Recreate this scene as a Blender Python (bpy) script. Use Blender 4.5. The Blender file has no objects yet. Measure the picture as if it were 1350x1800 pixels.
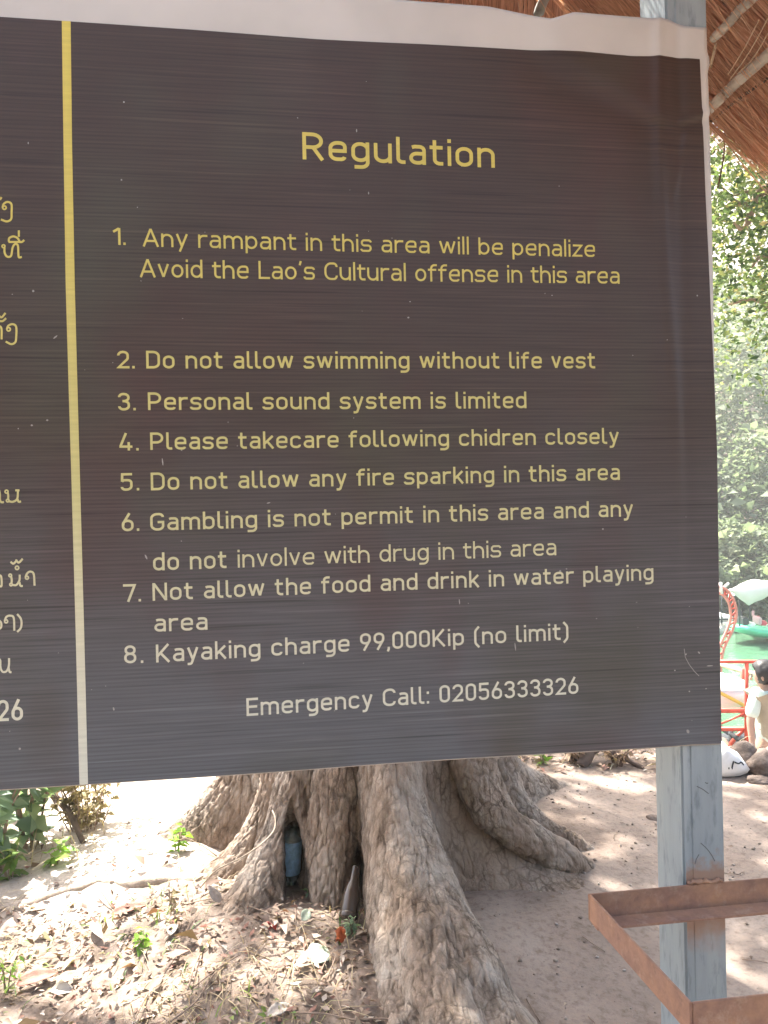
import bpy, bmesh, math, random
import numpy as np
from mathutils import Vector, Matrix
random.seed(7)
RNG = np.random.default_rng(11)
R = math.radians
S = bpy.context.scene
COL = S.collection

# ------------------------------------------------------------------ camera
EYE = np.array([0.0, 0.0, 1.5])
ROLL = 0.021
FPX = 1350.0                                   # focal length in photo pixels (photo 1350 x 1800)
CX, SX = math.cos(ROLL), math.sin(ROLL)
RIGHT = np.array([CX, 0, -SX]); UP = np.array([SX, 0, CX]); FWD = np.array([0, 1.0, 0])
cam_d = bpy.data.cameras.new('camera'); cam = bpy.data.objects.new('camera', cam_d); COL.objects.link(cam)
cam_d.sensor_fit = 'VERTICAL'; cam_d.sensor_height = 24.0; cam_d.sensor_width = 18.0
cam_d.lens = 24.0 * FPX / 1800.0
cam_d.clip_start = 0.02; cam_d.clip_end = 2000
cam.matrix_world = Matrix(((RIGHT[0], UP[0], -FWD[0], EYE[0]), (RIGHT[1], UP[1], -FWD[1], EYE[1]),
                           (RIGHT[2], UP[2], -FWD[2], EYE[2]), (0, 0, 0, 1)))
S.camera = cam

# ------------------------------------------------------------------ light
SUN_EL, SUN_AZ = R(60), R(-33.5)               # azimuth from +Y towards +X : sun behind and left of the big tree
SUND = np.array([math.sin(SUN_AZ) * math.cos(SUN_EL), math.cos(SUN_AZ) * math.cos(SUN_EL), math.sin(SUN_EL)])
W = bpy.data.worlds.new('World'); S.world = W; W.use_nodes = True
wn = W.node_tree; wn.nodes.clear()
wo = wn.nodes.new('ShaderNodeOutputWorld'); wb = wn.nodes.new('ShaderNodeBackground'); ws = wn.nodes.new('ShaderNodeTexSky')
ws.sky_type = 'NISHITA'; ws.sun_disc = False; ws.sun_elevation = SUN_EL; ws.sun_rotation = SUN_AZ
ws.air_density = 1.0; ws.dust_density = 6.0; ws.ozone_density = 1.0
wb.inputs['Strength'].default_value = 0.15
wn.links.new(ws.outputs[0], wb.inputs['Color']); wn.links.new(wb.outputs[0], wo.inputs['Surface'])
sl = bpy.data.lights.new('sun', 'SUN'); sun = bpy.data.objects.new('sun', sl); COL.objects.link(sun)
sl.energy = 5.0; sl.angle = R(0.53); sl.color = (1.0, 0.95, 0.87)
sun.rotation_euler = Vector(SUND).to_track_quat('Z', 'Y').to_euler(); sun.location = (-6, 8, 14)
S.view_settings.view_transform = 'Standard'; S.view_settings.look = 'None'
S.view_settings.exposure = 2.35; S.view_settings.gamma = 1.0; S.view_settings.use_curve_mapping = False
S.cycles.use_denoising = True; S.cycles.sample_clamp_indirect = 6.0
GLARE_DENSITY = 0.0035
S.cycles.max_bounces = 10; S.cycles.diffuse_bounces = 5; S.cycles.transmission_bounces = 6; S.cycles.transparent_max_bounces = 8

# ------------------------------------------------------------------ pixel -> world helpers (used only to measure sizes)
def ray(u, v):
    return FWD + RIGHT * ((u - 675.0) / FPX) + UP * ((900.0 - v) / FPX)
def at(u, v, Y):
    return EYE + ray(u, v) * Y
def on_z(u, v, z=0.0):
    d = ray(u, v); return EYE + d * ((z - EYE[2]) / d[2])

# ------------------------------------------------------------------ numpy noise
def _h(ix, iy, iz, seed):
    x = (ix.astype(np.int64) * 374761393 + iy.astype(np.int64) * 668265263 + iz.astype(np.int64) * 2147483647 + seed * 1274126177) & 0xFFFFFFFF
    x = ((x ^ (x >> 13)) * 1274126177) & 0xFFFFFFFF
    x = ((x ^ (x >> 15)) * 2246822519) & 0xFFFFFFFF
    return ((x ^ (x >> 16)) & 0xFFFFFF) / float(0xFFFFFF)
def vnoise(x, y, z=0.0, seed=0):
    x, y, z = np.broadcast_arrays(np.asarray(x, float), np.asarray(y, float), np.asarray(z, float))
    ix, iy, iz = np.floor(x), np.floor(y), np.floor(z)
    fx, fy, fz = x - ix, y - iy, z - iz
    ux, uy, uz = [f * f * (3 - 2 * f) for f in (fx, fy, fz)]
    r = 0
    for a in (0, 1):
        for b in (0, 1):
            for c in (0, 1):
                w = (ux if a else 1 - ux) * (uy if b else 1 - uy) * (uz if c else 1 - uz)
                r = r + w * _h(ix + a, iy + b, iz + c, seed)
    return r * 2 - 1
def fbm(x, y, z=0.0, seed=0, oct=4):
    r, a, f = 0, 1.0, 1.0
    for i in range(oct):
        r = r + a * vnoise(np.asarray(x) * f, np.asarray(y) * f, np.asarray(z) * f, seed + i * 17); a *= 0.5; f *= 2.03
    return r / 1.8
def sstep(a, b, x):
    t = np.clip((x - a) / (b - a), 0, 1); return t * t * (3 - 2 * t)

# ------------------------------------------------------------------ mesh helpers
def link(name, me, mat=None, parent=None, smooth=True):
    o = bpy.data.objects.new(name, me); COL.objects.link(o)
    if mat:
        for m in (mat if isinstance(mat, (list, tuple)) else [mat]): me.materials.append(m)
    if smooth: me.polygons.foreach_set('use_smooth', [True] * len(me.polygons))
    if parent: o.parent = parent
    return o
def mesh_np(name, V, F, tint=None):
    """V (n,3), F (m,k) with one k."""
    me = bpy.data.meshes.new(name); V = np.asarray(V, np.float32); F = np.asarray(F, np.int32)
    k = F.shape[1]
    me.vertices.add(len(V)); me.vertices.foreach_set('co', V.ravel())
    me.loops.add(F.size); me.loops.foreach_set('vertex_index', F.ravel())
    me.polygons.add(len(F)); me.polygons.foreach_set('loop_start', np.arange(0, F.size, k, dtype=np.int32))
    me.update(calc_edges=True)
    if tint is not None:
        at_ = me.attributes.new('tint', 'FLOAT', 'POINT'); at_.data.foreach_set('value', np.asarray(tint, np.float32))
    me.validate(); return me
class MB:
    def __init__(s): s.v = []; s.f = []; s.m = []
    def add(s, V, F, mi=0):
        b = len(s.v); s.v += [tuple(map(float, p)) for p in V]; s.f += [tuple(b + i for i in f) for f in F]; s.m += [mi] * len(F)
    def box(s, c, sz, ax=None, mi=0):
        c = np.array(c, float); ax = np.eye(3) if ax is None else np.array(ax, float)
        V = [c + ax[0] * sz[0] * i / 2 + ax[1] * sz[1] * j / 2 + ax[2] * sz[2] * k / 2 for i in (-1, 1) for j in (-1, 1) for k in (-1, 1)]
        s.add(V, [(0, 1, 3, 2), (4, 6, 7, 5), (0, 4, 5, 1), (2, 3, 7, 6), (0, 2, 6, 4), (1, 5, 7, 3)], mi)
    def tube(s, P, rad, n=8, caps=True, mi=0):
        P = np.array(P, float); rad = np.broadcast_to(np.array(rad, float), (len(P),))
        T = np.gradient(P, axis=0); T /= np.linalg.norm(T, axis=1)[:, None] + 1e-12
        u = np.cross(T[0], [0, 0, 1.0]);
        if np.linalg.norm(u) < 1e-3: u = np.cross(T[0], [0, 1.0, 0])
        u /= np.linalg.norm(u); V = []
        for i in range(len(P)):
            u = u - T[i] * np.dot(u, T[i]); u /= np.linalg.norm(u); w = np.cross(T[i], u)
            for k in range(n):
                a = 2 * math.pi * k / n; V.append(P[i] + rad[i] * (u * math.cos(a) + w * math.sin(a)))
        F = [(i * n + k, i * n + (k + 1) % n, (i + 1) * n + (k + 1) % n, (i + 1) * n + k) for i in range(len(P) - 1) for k in range(n)]
        if caps: F += [tuple(range(n - 1, -1, -1)), tuple((len(P) - 1) * n + k for k in range(n))]
        s.add(V, F, mi)
    def lathe(s, prof, M=None, n=24, mi=0):
        V = []; M = np.eye(4) if M is None else np.array(M)
        for r, z in prof:
            for k in range(n):
                a = 2 * math.pi * k / n; V.append((M @ np.array([r * math.cos(a), r * math.sin(a), z, 1]))[:3])
        F = [(i * n + k, i * n + (k + 1) % n, (i + 1) * n + (k + 1) % n, (i + 1) * n + k) for i in range(len(prof) - 1) for k in range(n)]
        F += [tuple(range(n - 1, -1, -1)), tuple((len(prof) - 1) * n + k for k in range(n))]
        s.add(V, F, mi)
    def build(s, name, mat, parent=None, smooth=True, bevel=0, sub=0):
        me = bpy.data.meshes.new(name); me.from_pydata(s.v, [], s.f)
        for p, mi in zip(me.polygons, s.m): p.material_index = mi
        if bevel or sub:
            bm = bmesh.new(); bm.from_mesh(me); bmesh.ops.recalc_face_normals(bm, faces=bm.faces)
            if bevel: bmesh.ops.bevel(bm, geom=list(bm.edges), offset=bevel, segments=2, affect='EDGES', clamp_overlap=True)
            bm.to_mesh(me); bm.free()
        me.update(); o = link(name, me, mat, parent, smooth and not bevel)
        if sub: 
            md = o.modifiers.new('sub', 'SUBSURF'); md.levels = sub; md.render_levels = sub
        return o
def spline(P, n=24):
    P = np.array(P, float); t = np.linspace(0, len(P) - 1, n); out = []
    Q = np.vstack([2 * P[0] - P[1], P, 2 * P[-1] - P[-2]])
    for x in t:
        i = min(int(x), len(P) - 2); f = x - i; a, b, c, d = Q[i], Q[i + 1], Q[i + 2], Q[i + 3]
        out.append(0.5 * ((2 * b) + (c - a) * f + (2 * a - 5 * b + 4 * c - d) * f * f + (3 * b - a - 3 * c + d) * f ** 3))
    return np.array(out)
def tag(o, label=None, cat=None, group=None, kind=None):
    if label: o['label'] = label
    if cat: o['category'] = cat
    if group: o['group'] = group
    if kind: o['kind'] = kind
    return o
def empty(name, loc, rz=0.0):
    o = bpy.data.objects.new(name, None); COL.objects.link(o); o.location = tuple(map(float, loc)); o.rotation_euler = (0, 0, rz); o.empty_display_size = 0.1
    bpy.context.view_layer.update(); return o
def child_local(o, root):
    """mesh was written in world coordinates: parent it and keep it there"""
    o.parent = root; o.matrix_parent_inverse = root.matrix_world.inverted(); return o

# ------------------------------------------------------------------ materials
def newmat(name):
    m = bpy.data.materials.new(name); m.use_nodes = True; nt = m.node_tree; b = nt.nodes['Principled BSDF']; return m, nt, b
def ramp(nt, stops, fac):
    r = nt.nodes.new('ShaderNodeValToRGB'); e = r.color_ramp.elements
    while len(e) < len(stops): e.new(0.5)
    for q, (p, c) in zip(e, stops): q.position = p; q.color = (*c, 1)
    nt.links.new(fac, r.inputs[0]); return r.outputs[0]
def noise(nt, scale, detail=4, rough=0.55, vec=None, mscale=None, coord='Object', dist=0.0):
    tc = nt.nodes.new('ShaderNodeTexCoord'); v = tc.outputs[coord]
    if mscale:
        mp = nt.nodes.new('ShaderNodeMapping'); mp.inputs['Scale'].default_value = mscale; nt.links.new(v, mp.inputs[0]); v = mp.outputs[0]
    n = nt.nodes.new('ShaderNodeTexNoise'); n.inputs['Scale'].default_value = scale; n.inputs['Detail'].default_value = detail
    n.inputs['Roughness'].default_value = rough; n.inputs['Distortion'].default_value = dist; nt.links.new(v, n.inputs['Vector']); return n.outputs['Fac']
def mixc(nt, a, b, fac, mode='MIX'):
    m = nt.nodes.new('ShaderNodeMix'); m.data_type = 'RGBA'; m.blend_type = mode; m.clamp_result = False
    for s, x in ((m.inputs[6], a), (m.inputs[7], b)):
        if isinstance(x, (tuple, list)): s.default_value = (*x, 1)
        else: nt.links.new(x, s)
    if isinstance(fac, float): m.inputs[0].default_value = fac
    else: nt.links.new(fac, m.inputs[0])
    return m.outputs[2]
def bump(nt, b, h, strength=0.4, dist=0.01, prev=None):
    n = nt.nodes.new('ShaderNodeBump'); n.inputs['Strength'].default_value = strength; n.inputs['Distance'].default_value = dist
    nt.links.new(h, n.inputs['Height'])
    if prev is not None: nt.links.new(prev, n.inputs['Normal'])
    nt.links.new(n.outputs[0], b.inputs['Normal']); return n.outputs[0]
def simple(name, c, rough=0.6, var=0.25, scale=6.0, metal=0.0, bmp=0.15, bdist=0.004, spec=0.4, mscale=None):
    m, nt, b = newmat(name); f = noise(nt, scale, 5, 0.6, mscale=mscale)
    c = np.array(c)
    nt.links.new(ramp(nt, [(0.3, tuple(c * (1 - var))), (0.5, tuple(c)), (0.72, tuple(np.minimum(c * (1 + var), 1)))], f), b.inputs['Base Color'])
    b.inputs['Roughness'].default_value = rough; b.inputs['Metallic'].default_value = metal; b.inputs['Specular IOR Level'].default_value = spec
    if bmp: bump(nt, b, noise(nt, scale * 6, 4, 0.6, mscale=mscale), bmp, bdist)
    return m
def leafmat(name, stops, transl=0.35, rough=0.5, tr_gain=1.25, tr_tint=(1.0, 1.1, 0.55)):
    m, nt, b = newmat(name); a = nt.nodes.new('ShaderNodeAttribute'); a.attribute_name = 'tint'
    c = ramp(nt, stops, a.outputs['Fac']); nt.links.new(c, b.inputs['Base Color']); b.inputs['Roughness'].default_value = rough
    b.inputs['Specular IOR Level'].default_value = 0.4
    if transl:
        t = nt.nodes.new('ShaderNodeBsdfTranslucent'); g = mixc(nt, c, tuple(tr_gain * q for q in tr_tint), 1.0, 'MULTIPLY'); nt.links.new(g, t.inputs['Color'])
        mx = nt.nodes.new('ShaderNodeMixShader'); mx.inputs[0].default_value = transl
        nt.links.new(b.outputs[0], mx.inputs[1]); nt.links.new(t.outputs[0], mx.inputs[2])
        nt.links.new(mx.outputs[0], nt.nodes['Material Output'].inputs['Surface'])
    return m

# ------------------------------------------------------------------ terrain height
TC = np.array([-0.05, 3.42])                    # big tree axis
def bank_y(x):
    return 4.95 + 2.6 / (1 + np.exp((x + 0.55) / 0.22)) - 0.22 * np.clip(x - 1.2, 0, 2.5) + 0.12 * vnoise(x * 1.7, 3.1, 0, 5)
def ground_h(x, y):
    x = np.asarray(x, float); y = np.asarray(y, float)
    t = y - bank_y(x)
    h = -1.5 * sstep(-0.05, 1.15, t) - 0.13 * np.clip(t - 1.15, 0, 2.4) - 0.5 * np.clip(t - 3.55, 0, 1.6)
    h = np.where(y > 21.5, h + (y - 21.5) * 0.30 * sstep(21.5, 25, y) + 0.0 * y, h)
    h = np.where(y > 30, h + (y - 30) * 0.22, h)
    far = np.clip(1 - (np.hypot(x, y) - 7) / 6, 0, 1)
    h = h + 0.035 * fbm(x * 0.9, y * 0.9, 0, 3, 3) * (0.3 + far) + 0.014 * far * fbm(x * 6, y * 6, 0, 9, 4)
    r = np.hypot(x - TC[0], y - TC[1])
    h = h + 0.05 * np.exp(-((r - 0.85) / 0.35) ** 2) * (y < 4.5)
    h = h + 0.05 * np.exp(-(((x + 0.55) / 0.45) ** 2 + ((y - 2.7) / 0.35) ** 2))
    h = h + 0.03 * np.exp(-(((x + 1.5) / 0.6) ** 2 + ((y - 3.1) / 0.3) ** 2))
    return h

def axis(lo, hi, step, outer, grow=1.18):
    a = list(np.arange(lo, hi, step)); d = step; x = a[-1]; up = []
    while x < outer: d *= grow; x += d; up.append(x)
    d = step; x = a[0]; dn = []
    while x > -outer: d *= grow; x -= d; dn.append(x)
    return np.array(dn[::-1] + a + up)
gx, gy = axis(-2.4, 3.2, 0.02, 420), axis(1.4, 6.4, 0.02, 420)
GX, GY = np.meshgrid(gx, gy, indexing='ij'); GZ = ground_h(GX, GY)
nx, ny = len(gx), len(gy); ii = (np.arange(nx - 1)[:, None] * ny + np.arange(ny - 1)[None, :]).ravel()
gme = mesh_np('ground', np.stack([GX, GY, GZ], -1).reshape(-1, 3), np.stack([ii, ii + ny, ii + ny + 1, ii + 1], 1))
mdirt, nt, b = newmat('dirt')
n1 = noise(nt, 1.1, 6, 0.6); n2 = noise(nt, 38, 5, 0.65)
c1 = ramp(nt, [(0.32, (0.20, 0.152, 0.122)), (0.5, (0.285, 0.228, 0.19)), (0.68, (0.365, 0.302, 0.258))], n1)
c2 = ramp(nt, [(0.3, (0.6, 0.55, 0.5)), (0.5, (1, 1, 1)), (0.7, (1.12, 1.08, 1.02))], n2)
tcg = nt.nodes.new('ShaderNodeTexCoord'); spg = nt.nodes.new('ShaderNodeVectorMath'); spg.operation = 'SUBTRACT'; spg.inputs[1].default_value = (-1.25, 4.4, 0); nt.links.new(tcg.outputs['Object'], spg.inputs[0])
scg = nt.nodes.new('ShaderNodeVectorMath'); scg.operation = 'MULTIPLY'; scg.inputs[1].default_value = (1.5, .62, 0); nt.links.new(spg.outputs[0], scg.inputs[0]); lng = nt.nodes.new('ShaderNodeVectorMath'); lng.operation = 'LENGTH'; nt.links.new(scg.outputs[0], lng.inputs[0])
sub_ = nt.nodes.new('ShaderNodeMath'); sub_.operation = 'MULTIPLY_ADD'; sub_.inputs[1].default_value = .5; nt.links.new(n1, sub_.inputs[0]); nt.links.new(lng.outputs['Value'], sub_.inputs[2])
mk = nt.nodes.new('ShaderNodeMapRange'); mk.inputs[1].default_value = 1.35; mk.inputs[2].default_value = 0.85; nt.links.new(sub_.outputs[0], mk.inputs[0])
hs = nt.nodes.new('ShaderNodeVectorMath'); hs.operation = 'SUBTRACT'; hs.inputs[1].default_value = (-.85, 2.35, 0); nt.links.new(tcg.outputs['Object'], hs.inputs[0])
hs2 = nt.nodes.new('ShaderNodeVectorMath'); hs2.operation = 'MULTIPLY'; hs2.inputs[1].default_value = (.85, 1.25, 0); nt.links.new(hs.outputs[0], hs2.inputs[0]); hl = nt.nodes.new('ShaderNodeVectorMath'); hl.operation = 'LENGTH'; nt.links.new(hs2.outputs[0], hl.inputs[0])
hm = nt.nodes.new('ShaderNodeMath'); hm.operation = 'MULTIPLY_ADD'; hm.inputs[1].default_value = .5; nt.links.new(n1, hm.inputs[0]); nt.links.new(hl.outputs['Value'], hm.inputs[2])
hk = nt.nodes.new('ShaderNodeMapRange'); hk.inputs[1].default_value = 1.3; hk.inputs[2].default_value = 0.9; nt.links.new(hm.outputs[0], hk.inputs[0])
c1 = mixc(nt, c1, ramp(nt, [(.35, (.14, .108, .086)), (.55, (.25, .20, .165)), (.7, (.36, .30, .26))], noise(nt, 9, 5, .65)), hk.outputs[0])   # humus under the litter
c1 = mixc(nt, c1, (.62, .56, .49), mk.outputs[0])                                        # clearing painted paler, standing in for sun-blown ground
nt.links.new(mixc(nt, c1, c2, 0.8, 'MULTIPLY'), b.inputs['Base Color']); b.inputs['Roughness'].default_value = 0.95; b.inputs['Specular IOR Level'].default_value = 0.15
bump(nt, b, noise(nt, 70, 6, 0.7), 0.55, 0.012)
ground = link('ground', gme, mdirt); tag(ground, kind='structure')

mwat, nt, b = newmat('river_water')
b.inputs['Base Color'].default_value = (0.055, 0.125, 0.072, 1); b.inputs['Roughness'].default_value = 0.14
bump(nt, b, noise(nt, 1.6, 4, 0.55, mscale=(1, 2.6, 1)), 0.25, 0.08)
m_ = MB(); m_.add([(-300, 5.6, -1.93), (300, 5.6, -1.93), (300, 26, -1.93), (-300, 26, -1.93)], [(0, 1, 2, 3)])
tag(m_.build('river', mwat, smooth=False), kind='structure')

# ------------------------------------------------------------------ leaf scatter helper
def unit(a): return a / (np.linalg.norm(a, axis=-1, keepdims=True) + 1e-12)
def leaves(P, size, aspect=0.45, up=0.5, fold=0.25, tint=None, dirs=None, rng=RNG):
    """pointed two-facet leaves with a midrib; P (n,3) base points"""
    n = len(P); size = np.broadcast_to(size, (n,))[:, None]
    d = unit(rng.normal(size=(n, 3)) * [1, 1, 0.6]) if dirs is None else unit(dirs)
    nr = unit(rng.normal(size=(n, 3)) + np.array([0, 0, up * 2]))
    s = unit(np.cross(d, nr)); nr = np.cross(s, d)
    L, Wd = size, size * aspect
    base = P; tip = P + d * L - nr * L * 0.10
    mid = P + d * L * 0.45 + nr * L * 0.03
    l1 = P + d * L * 0.40 + s * Wd * 0.5 + nr * Wd * fold; r1 = P + d * L * 0.40 - s * Wd * 0.5 + nr * Wd * fold
    V = np.stack([base, l1, mid, r1, tip], 1).reshape(-1, 3)
    k = np.arange(n)[:, None] * 5
    F = np.concatenate([k + [[0, 2, 1]], k + [[1, 2, 4]], k + [[0, 3, 2]], k + [[3, 4, 2]]], 0)
    t = np.repeat(rng.random(n) if tint is None else tint, 5)
    return V, F, t
def merge(parts):
    Vs, Fs, ts, o = [], [], [], 0
    for V, F, t in parts: Vs.append(V); Fs.append(F + o); ts.append(t); o += len(V)
    return np.concatenate(Vs), np.concatenate(Fs), np.concatenate(ts)
def leaf_obj(name, parts, mat, parent=None):
    V, F, t = merge(parts); o = link(name, mesh_np(name, V, F, t), mat, None, False)
    if parent: child_local(o, parent)
    return o

# ------------------------------------------------------------------ the big buttressed tree
# (angle deg, reach at ground, decay height, angular width, lasting ridge, sharpness)
BUT = [(-79, 1.42, 0.25, 0.205, 0.11, 2.4), (-30, 0.47, 0.13, 0.33, 0.03, 2.6), (-6, 0.36, 0.12, 0.18, 0.02, 2.0), (-127, 0.40, 0.27, 0.19, 0.08, 2.2), (-151, 0.46, 0.13, 0.17, 0.05, 2.0),
       (-108, 0.13, 0.5, 0.19, 0.06, 3.0), (35, 0.7, 0.25, 0.2, 0.08, 2), (85, 0.8, 0.25, 0.22, 0.1, 2), (140, 0.7, 0.25, 0.2, 0.08, 2), (178, 0.5, 0.3, 0.2, 0.06, 2)]
def tree_r(th, z):
    R0 = 0.47 - 0.045 * z + 0.085 * np.exp(-np.clip(z, 0, 9) / 0.45)
    R0 = np.maximum(R0, 0.2)
    r = R0 + 0 * th
    zc = np.clip(z, -0.2, 50)
    lobes = 0
    for k, (a0, reach, dh, w, keep, sh) in enumerate(BUT):
        drift = (-6.0 * np.clip(z, 0, 0.6) / 0.6) if k == 0 else 0
        d = (np.degrees(th) - (a0 + drift) + 180) % 360 - 180; d = np.radians(d)
        wz = w * (1 - 0.15 * np.clip(z, 0, 1)) if k == 0 else w * (1 + 0.25 * np.clip(z, 0, 1))
        g = np.exp(-np.abs(d / wz) ** sh)
        if k == 0:
            low = 1 - sstep(0.10, 0.34, z); dg = np.degrees(d)
            g = g * (1 - low * (0.26 * np.exp(-np.abs((dg + 6.3) / 2.3) ** 2) + 0.20 * np.exp(-np.abs((dg - 3.2) / 2.0) ** 2)))
        lobes = np.maximum(lobes, (reach * np.exp(-zc / dh) + keep * np.exp(-zc / 2.2)) * g)
    r = r + lobes
    # cleft beside the front root
    d = ((np.degrees(th) + 97.0 + 180) % 360 - 180)
    r = r - 0.10 * np.exp(-np.abs(d / 2.6) ** 2.2) * (1 - sstep(0.16, 0.30, z))
    return np.maximum(r, 0.16)
def tree_pt(th, z, off=0.0):
    r = tree_r(th, z) + off; return np.array([TC[0] + r * math.cos(th), TC[1] + r * math.sin(th), z])
NZ = 340
th = np.concatenate([np.linspace(-math.pi * 1.02, 0.10, 1500, endpoint=False), np.linspace(0.10, math.pi * 0.98, 300, endpoint=False)]); NT = len(th)
zz = -0.12 + 6.4 * (np.linspace(0, 1, NZ) ** 2.3)
TH, ZZ = np.meshgrid(th, zz, indexing='ij')
RR = tree_r(TH, ZZ)
RR = RR + 0.02 * fbm(np.cos(TH) * 3, np.sin(TH) * 3, ZZ * 2.2, 41, 3)
sway = 0.10 * np.clip(ZZ - 1, 0, 9) ** 1.2 * 0.3
PX, PY, PZ = TC[0] + RR * np.cos(TH) + sway * 0.4, TC[1] + RR * np.sin(TH) + sway, ZZ.copy()
# the arched hollow: carved straight back into the trunk
hz = np.clip((0.43 - PZ) / 0.43, 0, 1.3); hw = 0.052 * np.sqrt(np.clip(hz * 1.6, 0, 1)) + 1e-4
hx = PX - (-0.1255 * PY + 0.006 * np.sin(PZ * 14))
hol = (1 - sstep(0.72, 1.12, np.abs(hx) / hw)) * (hz > 0) * (PY < 3.25) * (PY > 2.5)
PY = PY + hol * 0.19 * np.clip(hz * 2.5, 0, 1); PX = PX - hol * 0.024
P3 = np.stack([PX, PY, PZ], -1)
nrm_ = unit(np.cross(np.gradient(P3, axis=0), np.gradient(P3, axis=1)))
smoothzone = np.exp(-np.abs((((np.degrees(TH) + 47 + 180) % 360) - 180) / 19) ** 4) * (ZZ < 1.2)       # bare smooth wood on the right hand wall
frontroot = np.exp(-np.abs((((np.degrees(TH) + 79 + 180) % 360) - 180) / 15) ** 4) * sstep(0.42, 0.18, ZZ)
def worley(x, y, z, seed):
    ix, iy, iz = np.floor(x), np.floor(y), np.floor(z); f1 = np.full(x.shape, 9.0); f2 = np.full(x.shape, 9.0)
    for a in (-1, 0, 1):
        for b in (-1, 0, 1):
            for c in (-1, 0, 1):
                jx, jy, jz = ix + a, iy + b, iz + c
                d = np.sqrt((jx + _h(jx, jy, jz, seed) - x) ** 2 + (jy + _h(jx, jy, jz, seed + 1) - y) ** 2 + (jz + _h(jx, jy, jz, seed + 2) - z) ** 2)
                f2 = np.minimum(f2, np.maximum(f1, d)); f1 = np.minimum(f1, d)
    return f1, f2
def bark_height(PX, PY, PZ, smooth, wrinkly):
    wx, wy, wz = 0.016 * fbm(PX * 14, PY * 14, PZ * 9, 141, 3), 0.016 * fbm(PX * 14, PY * 14, PZ * 9, 151, 3), 0.03 * fbm(PX * 14, PY * 14, PZ * 9, 161, 3)
    qx, qy, qz = PX + wx, PY + wy, PZ + wz
    c1 = sstep(0.0, 0.17, np.abs(vnoise(qx * 21, qy * 19, qz * 5.0, 500)))                    # long vertical fissures
    c2 = sstep(0.0, 0.22, np.abs(vnoise(qx * 46, qy * 46, qz * 17, 510)))                     # flakes between them
    c3 = sstep(0.0, 0.30, np.abs(vnoise(qx * 25, qy * 25, qz * 34, 520)))                     # cross cracks
    f1_, f2_ = worley(qx * 44, qy * 44, qz * 26, 530); blk = sstep(0.02, 0.35, f2_ - f1_)
    lump = fbm(PX * 4.2, PY * 4.2, PZ * 3, 60, 3) * 0.018 + fbm(PX * 12, PY * 12, PZ * 8, 64, 2) * 0.008
    wr = sstep(0.0, 0.20, np.abs(fbm(qx * 21, qy * 21, qz * 26, 75, 2)))
    rg = 1 - 0.60 * smooth; fade = np.clip(0.95 + 1.1 * fbm(PX * 5, PY * 5, PZ * 3, 88, 2), 0.3, 1.25)
    fine = fbm(PX * 75, PY * 75, PZ * 60, 79, 3)
    h = lump * (1 + 0.8 * wrinkly) + rg * ((1 - 0.75 * wrinkly) * fade * (0.0085 * c1 * (.6 + .4 * c3) + 0.0040 * c2) + 0.0032 * blk * (.5 + .5 * fade) * (1 - .4 * wrinkly) + 0.0055 * wr * (0.15 + wrinkly) + 0.0030 * fine) + 0.0008 * fine
    cr = np.clip((.52 * c1 + .26 * c2 + .12 * c3) * (1 - .7 * wrinkly) + .62 * wr * wrinkly + .16 * blk + .10 * fine, 0, 1); return h, cr * rg + (1 - rg) * .75
hgt, crack = bark_height(PX, PY, PZ, smoothzone, frontroot)
sgn = np.sign(np.sum(nrm_ * np.stack([np.cos(TH), np.sin(TH), 0 * TH], -1), -1)); sgn = np.where(sgn == 0, 1, sgn)
V = (P3 + nrm_ * (np.median(sgn) * (hgt - 0.010))[..., None]).reshape(-1, 3)
i0 = np.arange(NT)[:, None] * NZ; i1 = ((np.arange(NT) + 1) % NT)[:, None] * NZ; k = np.arange(NZ - 1)[None, :]
F = np.stack([i0 + k, i1 + k, i1 + k + 1, i0 + k + 1], -1).reshape(-1, 4)
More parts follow.
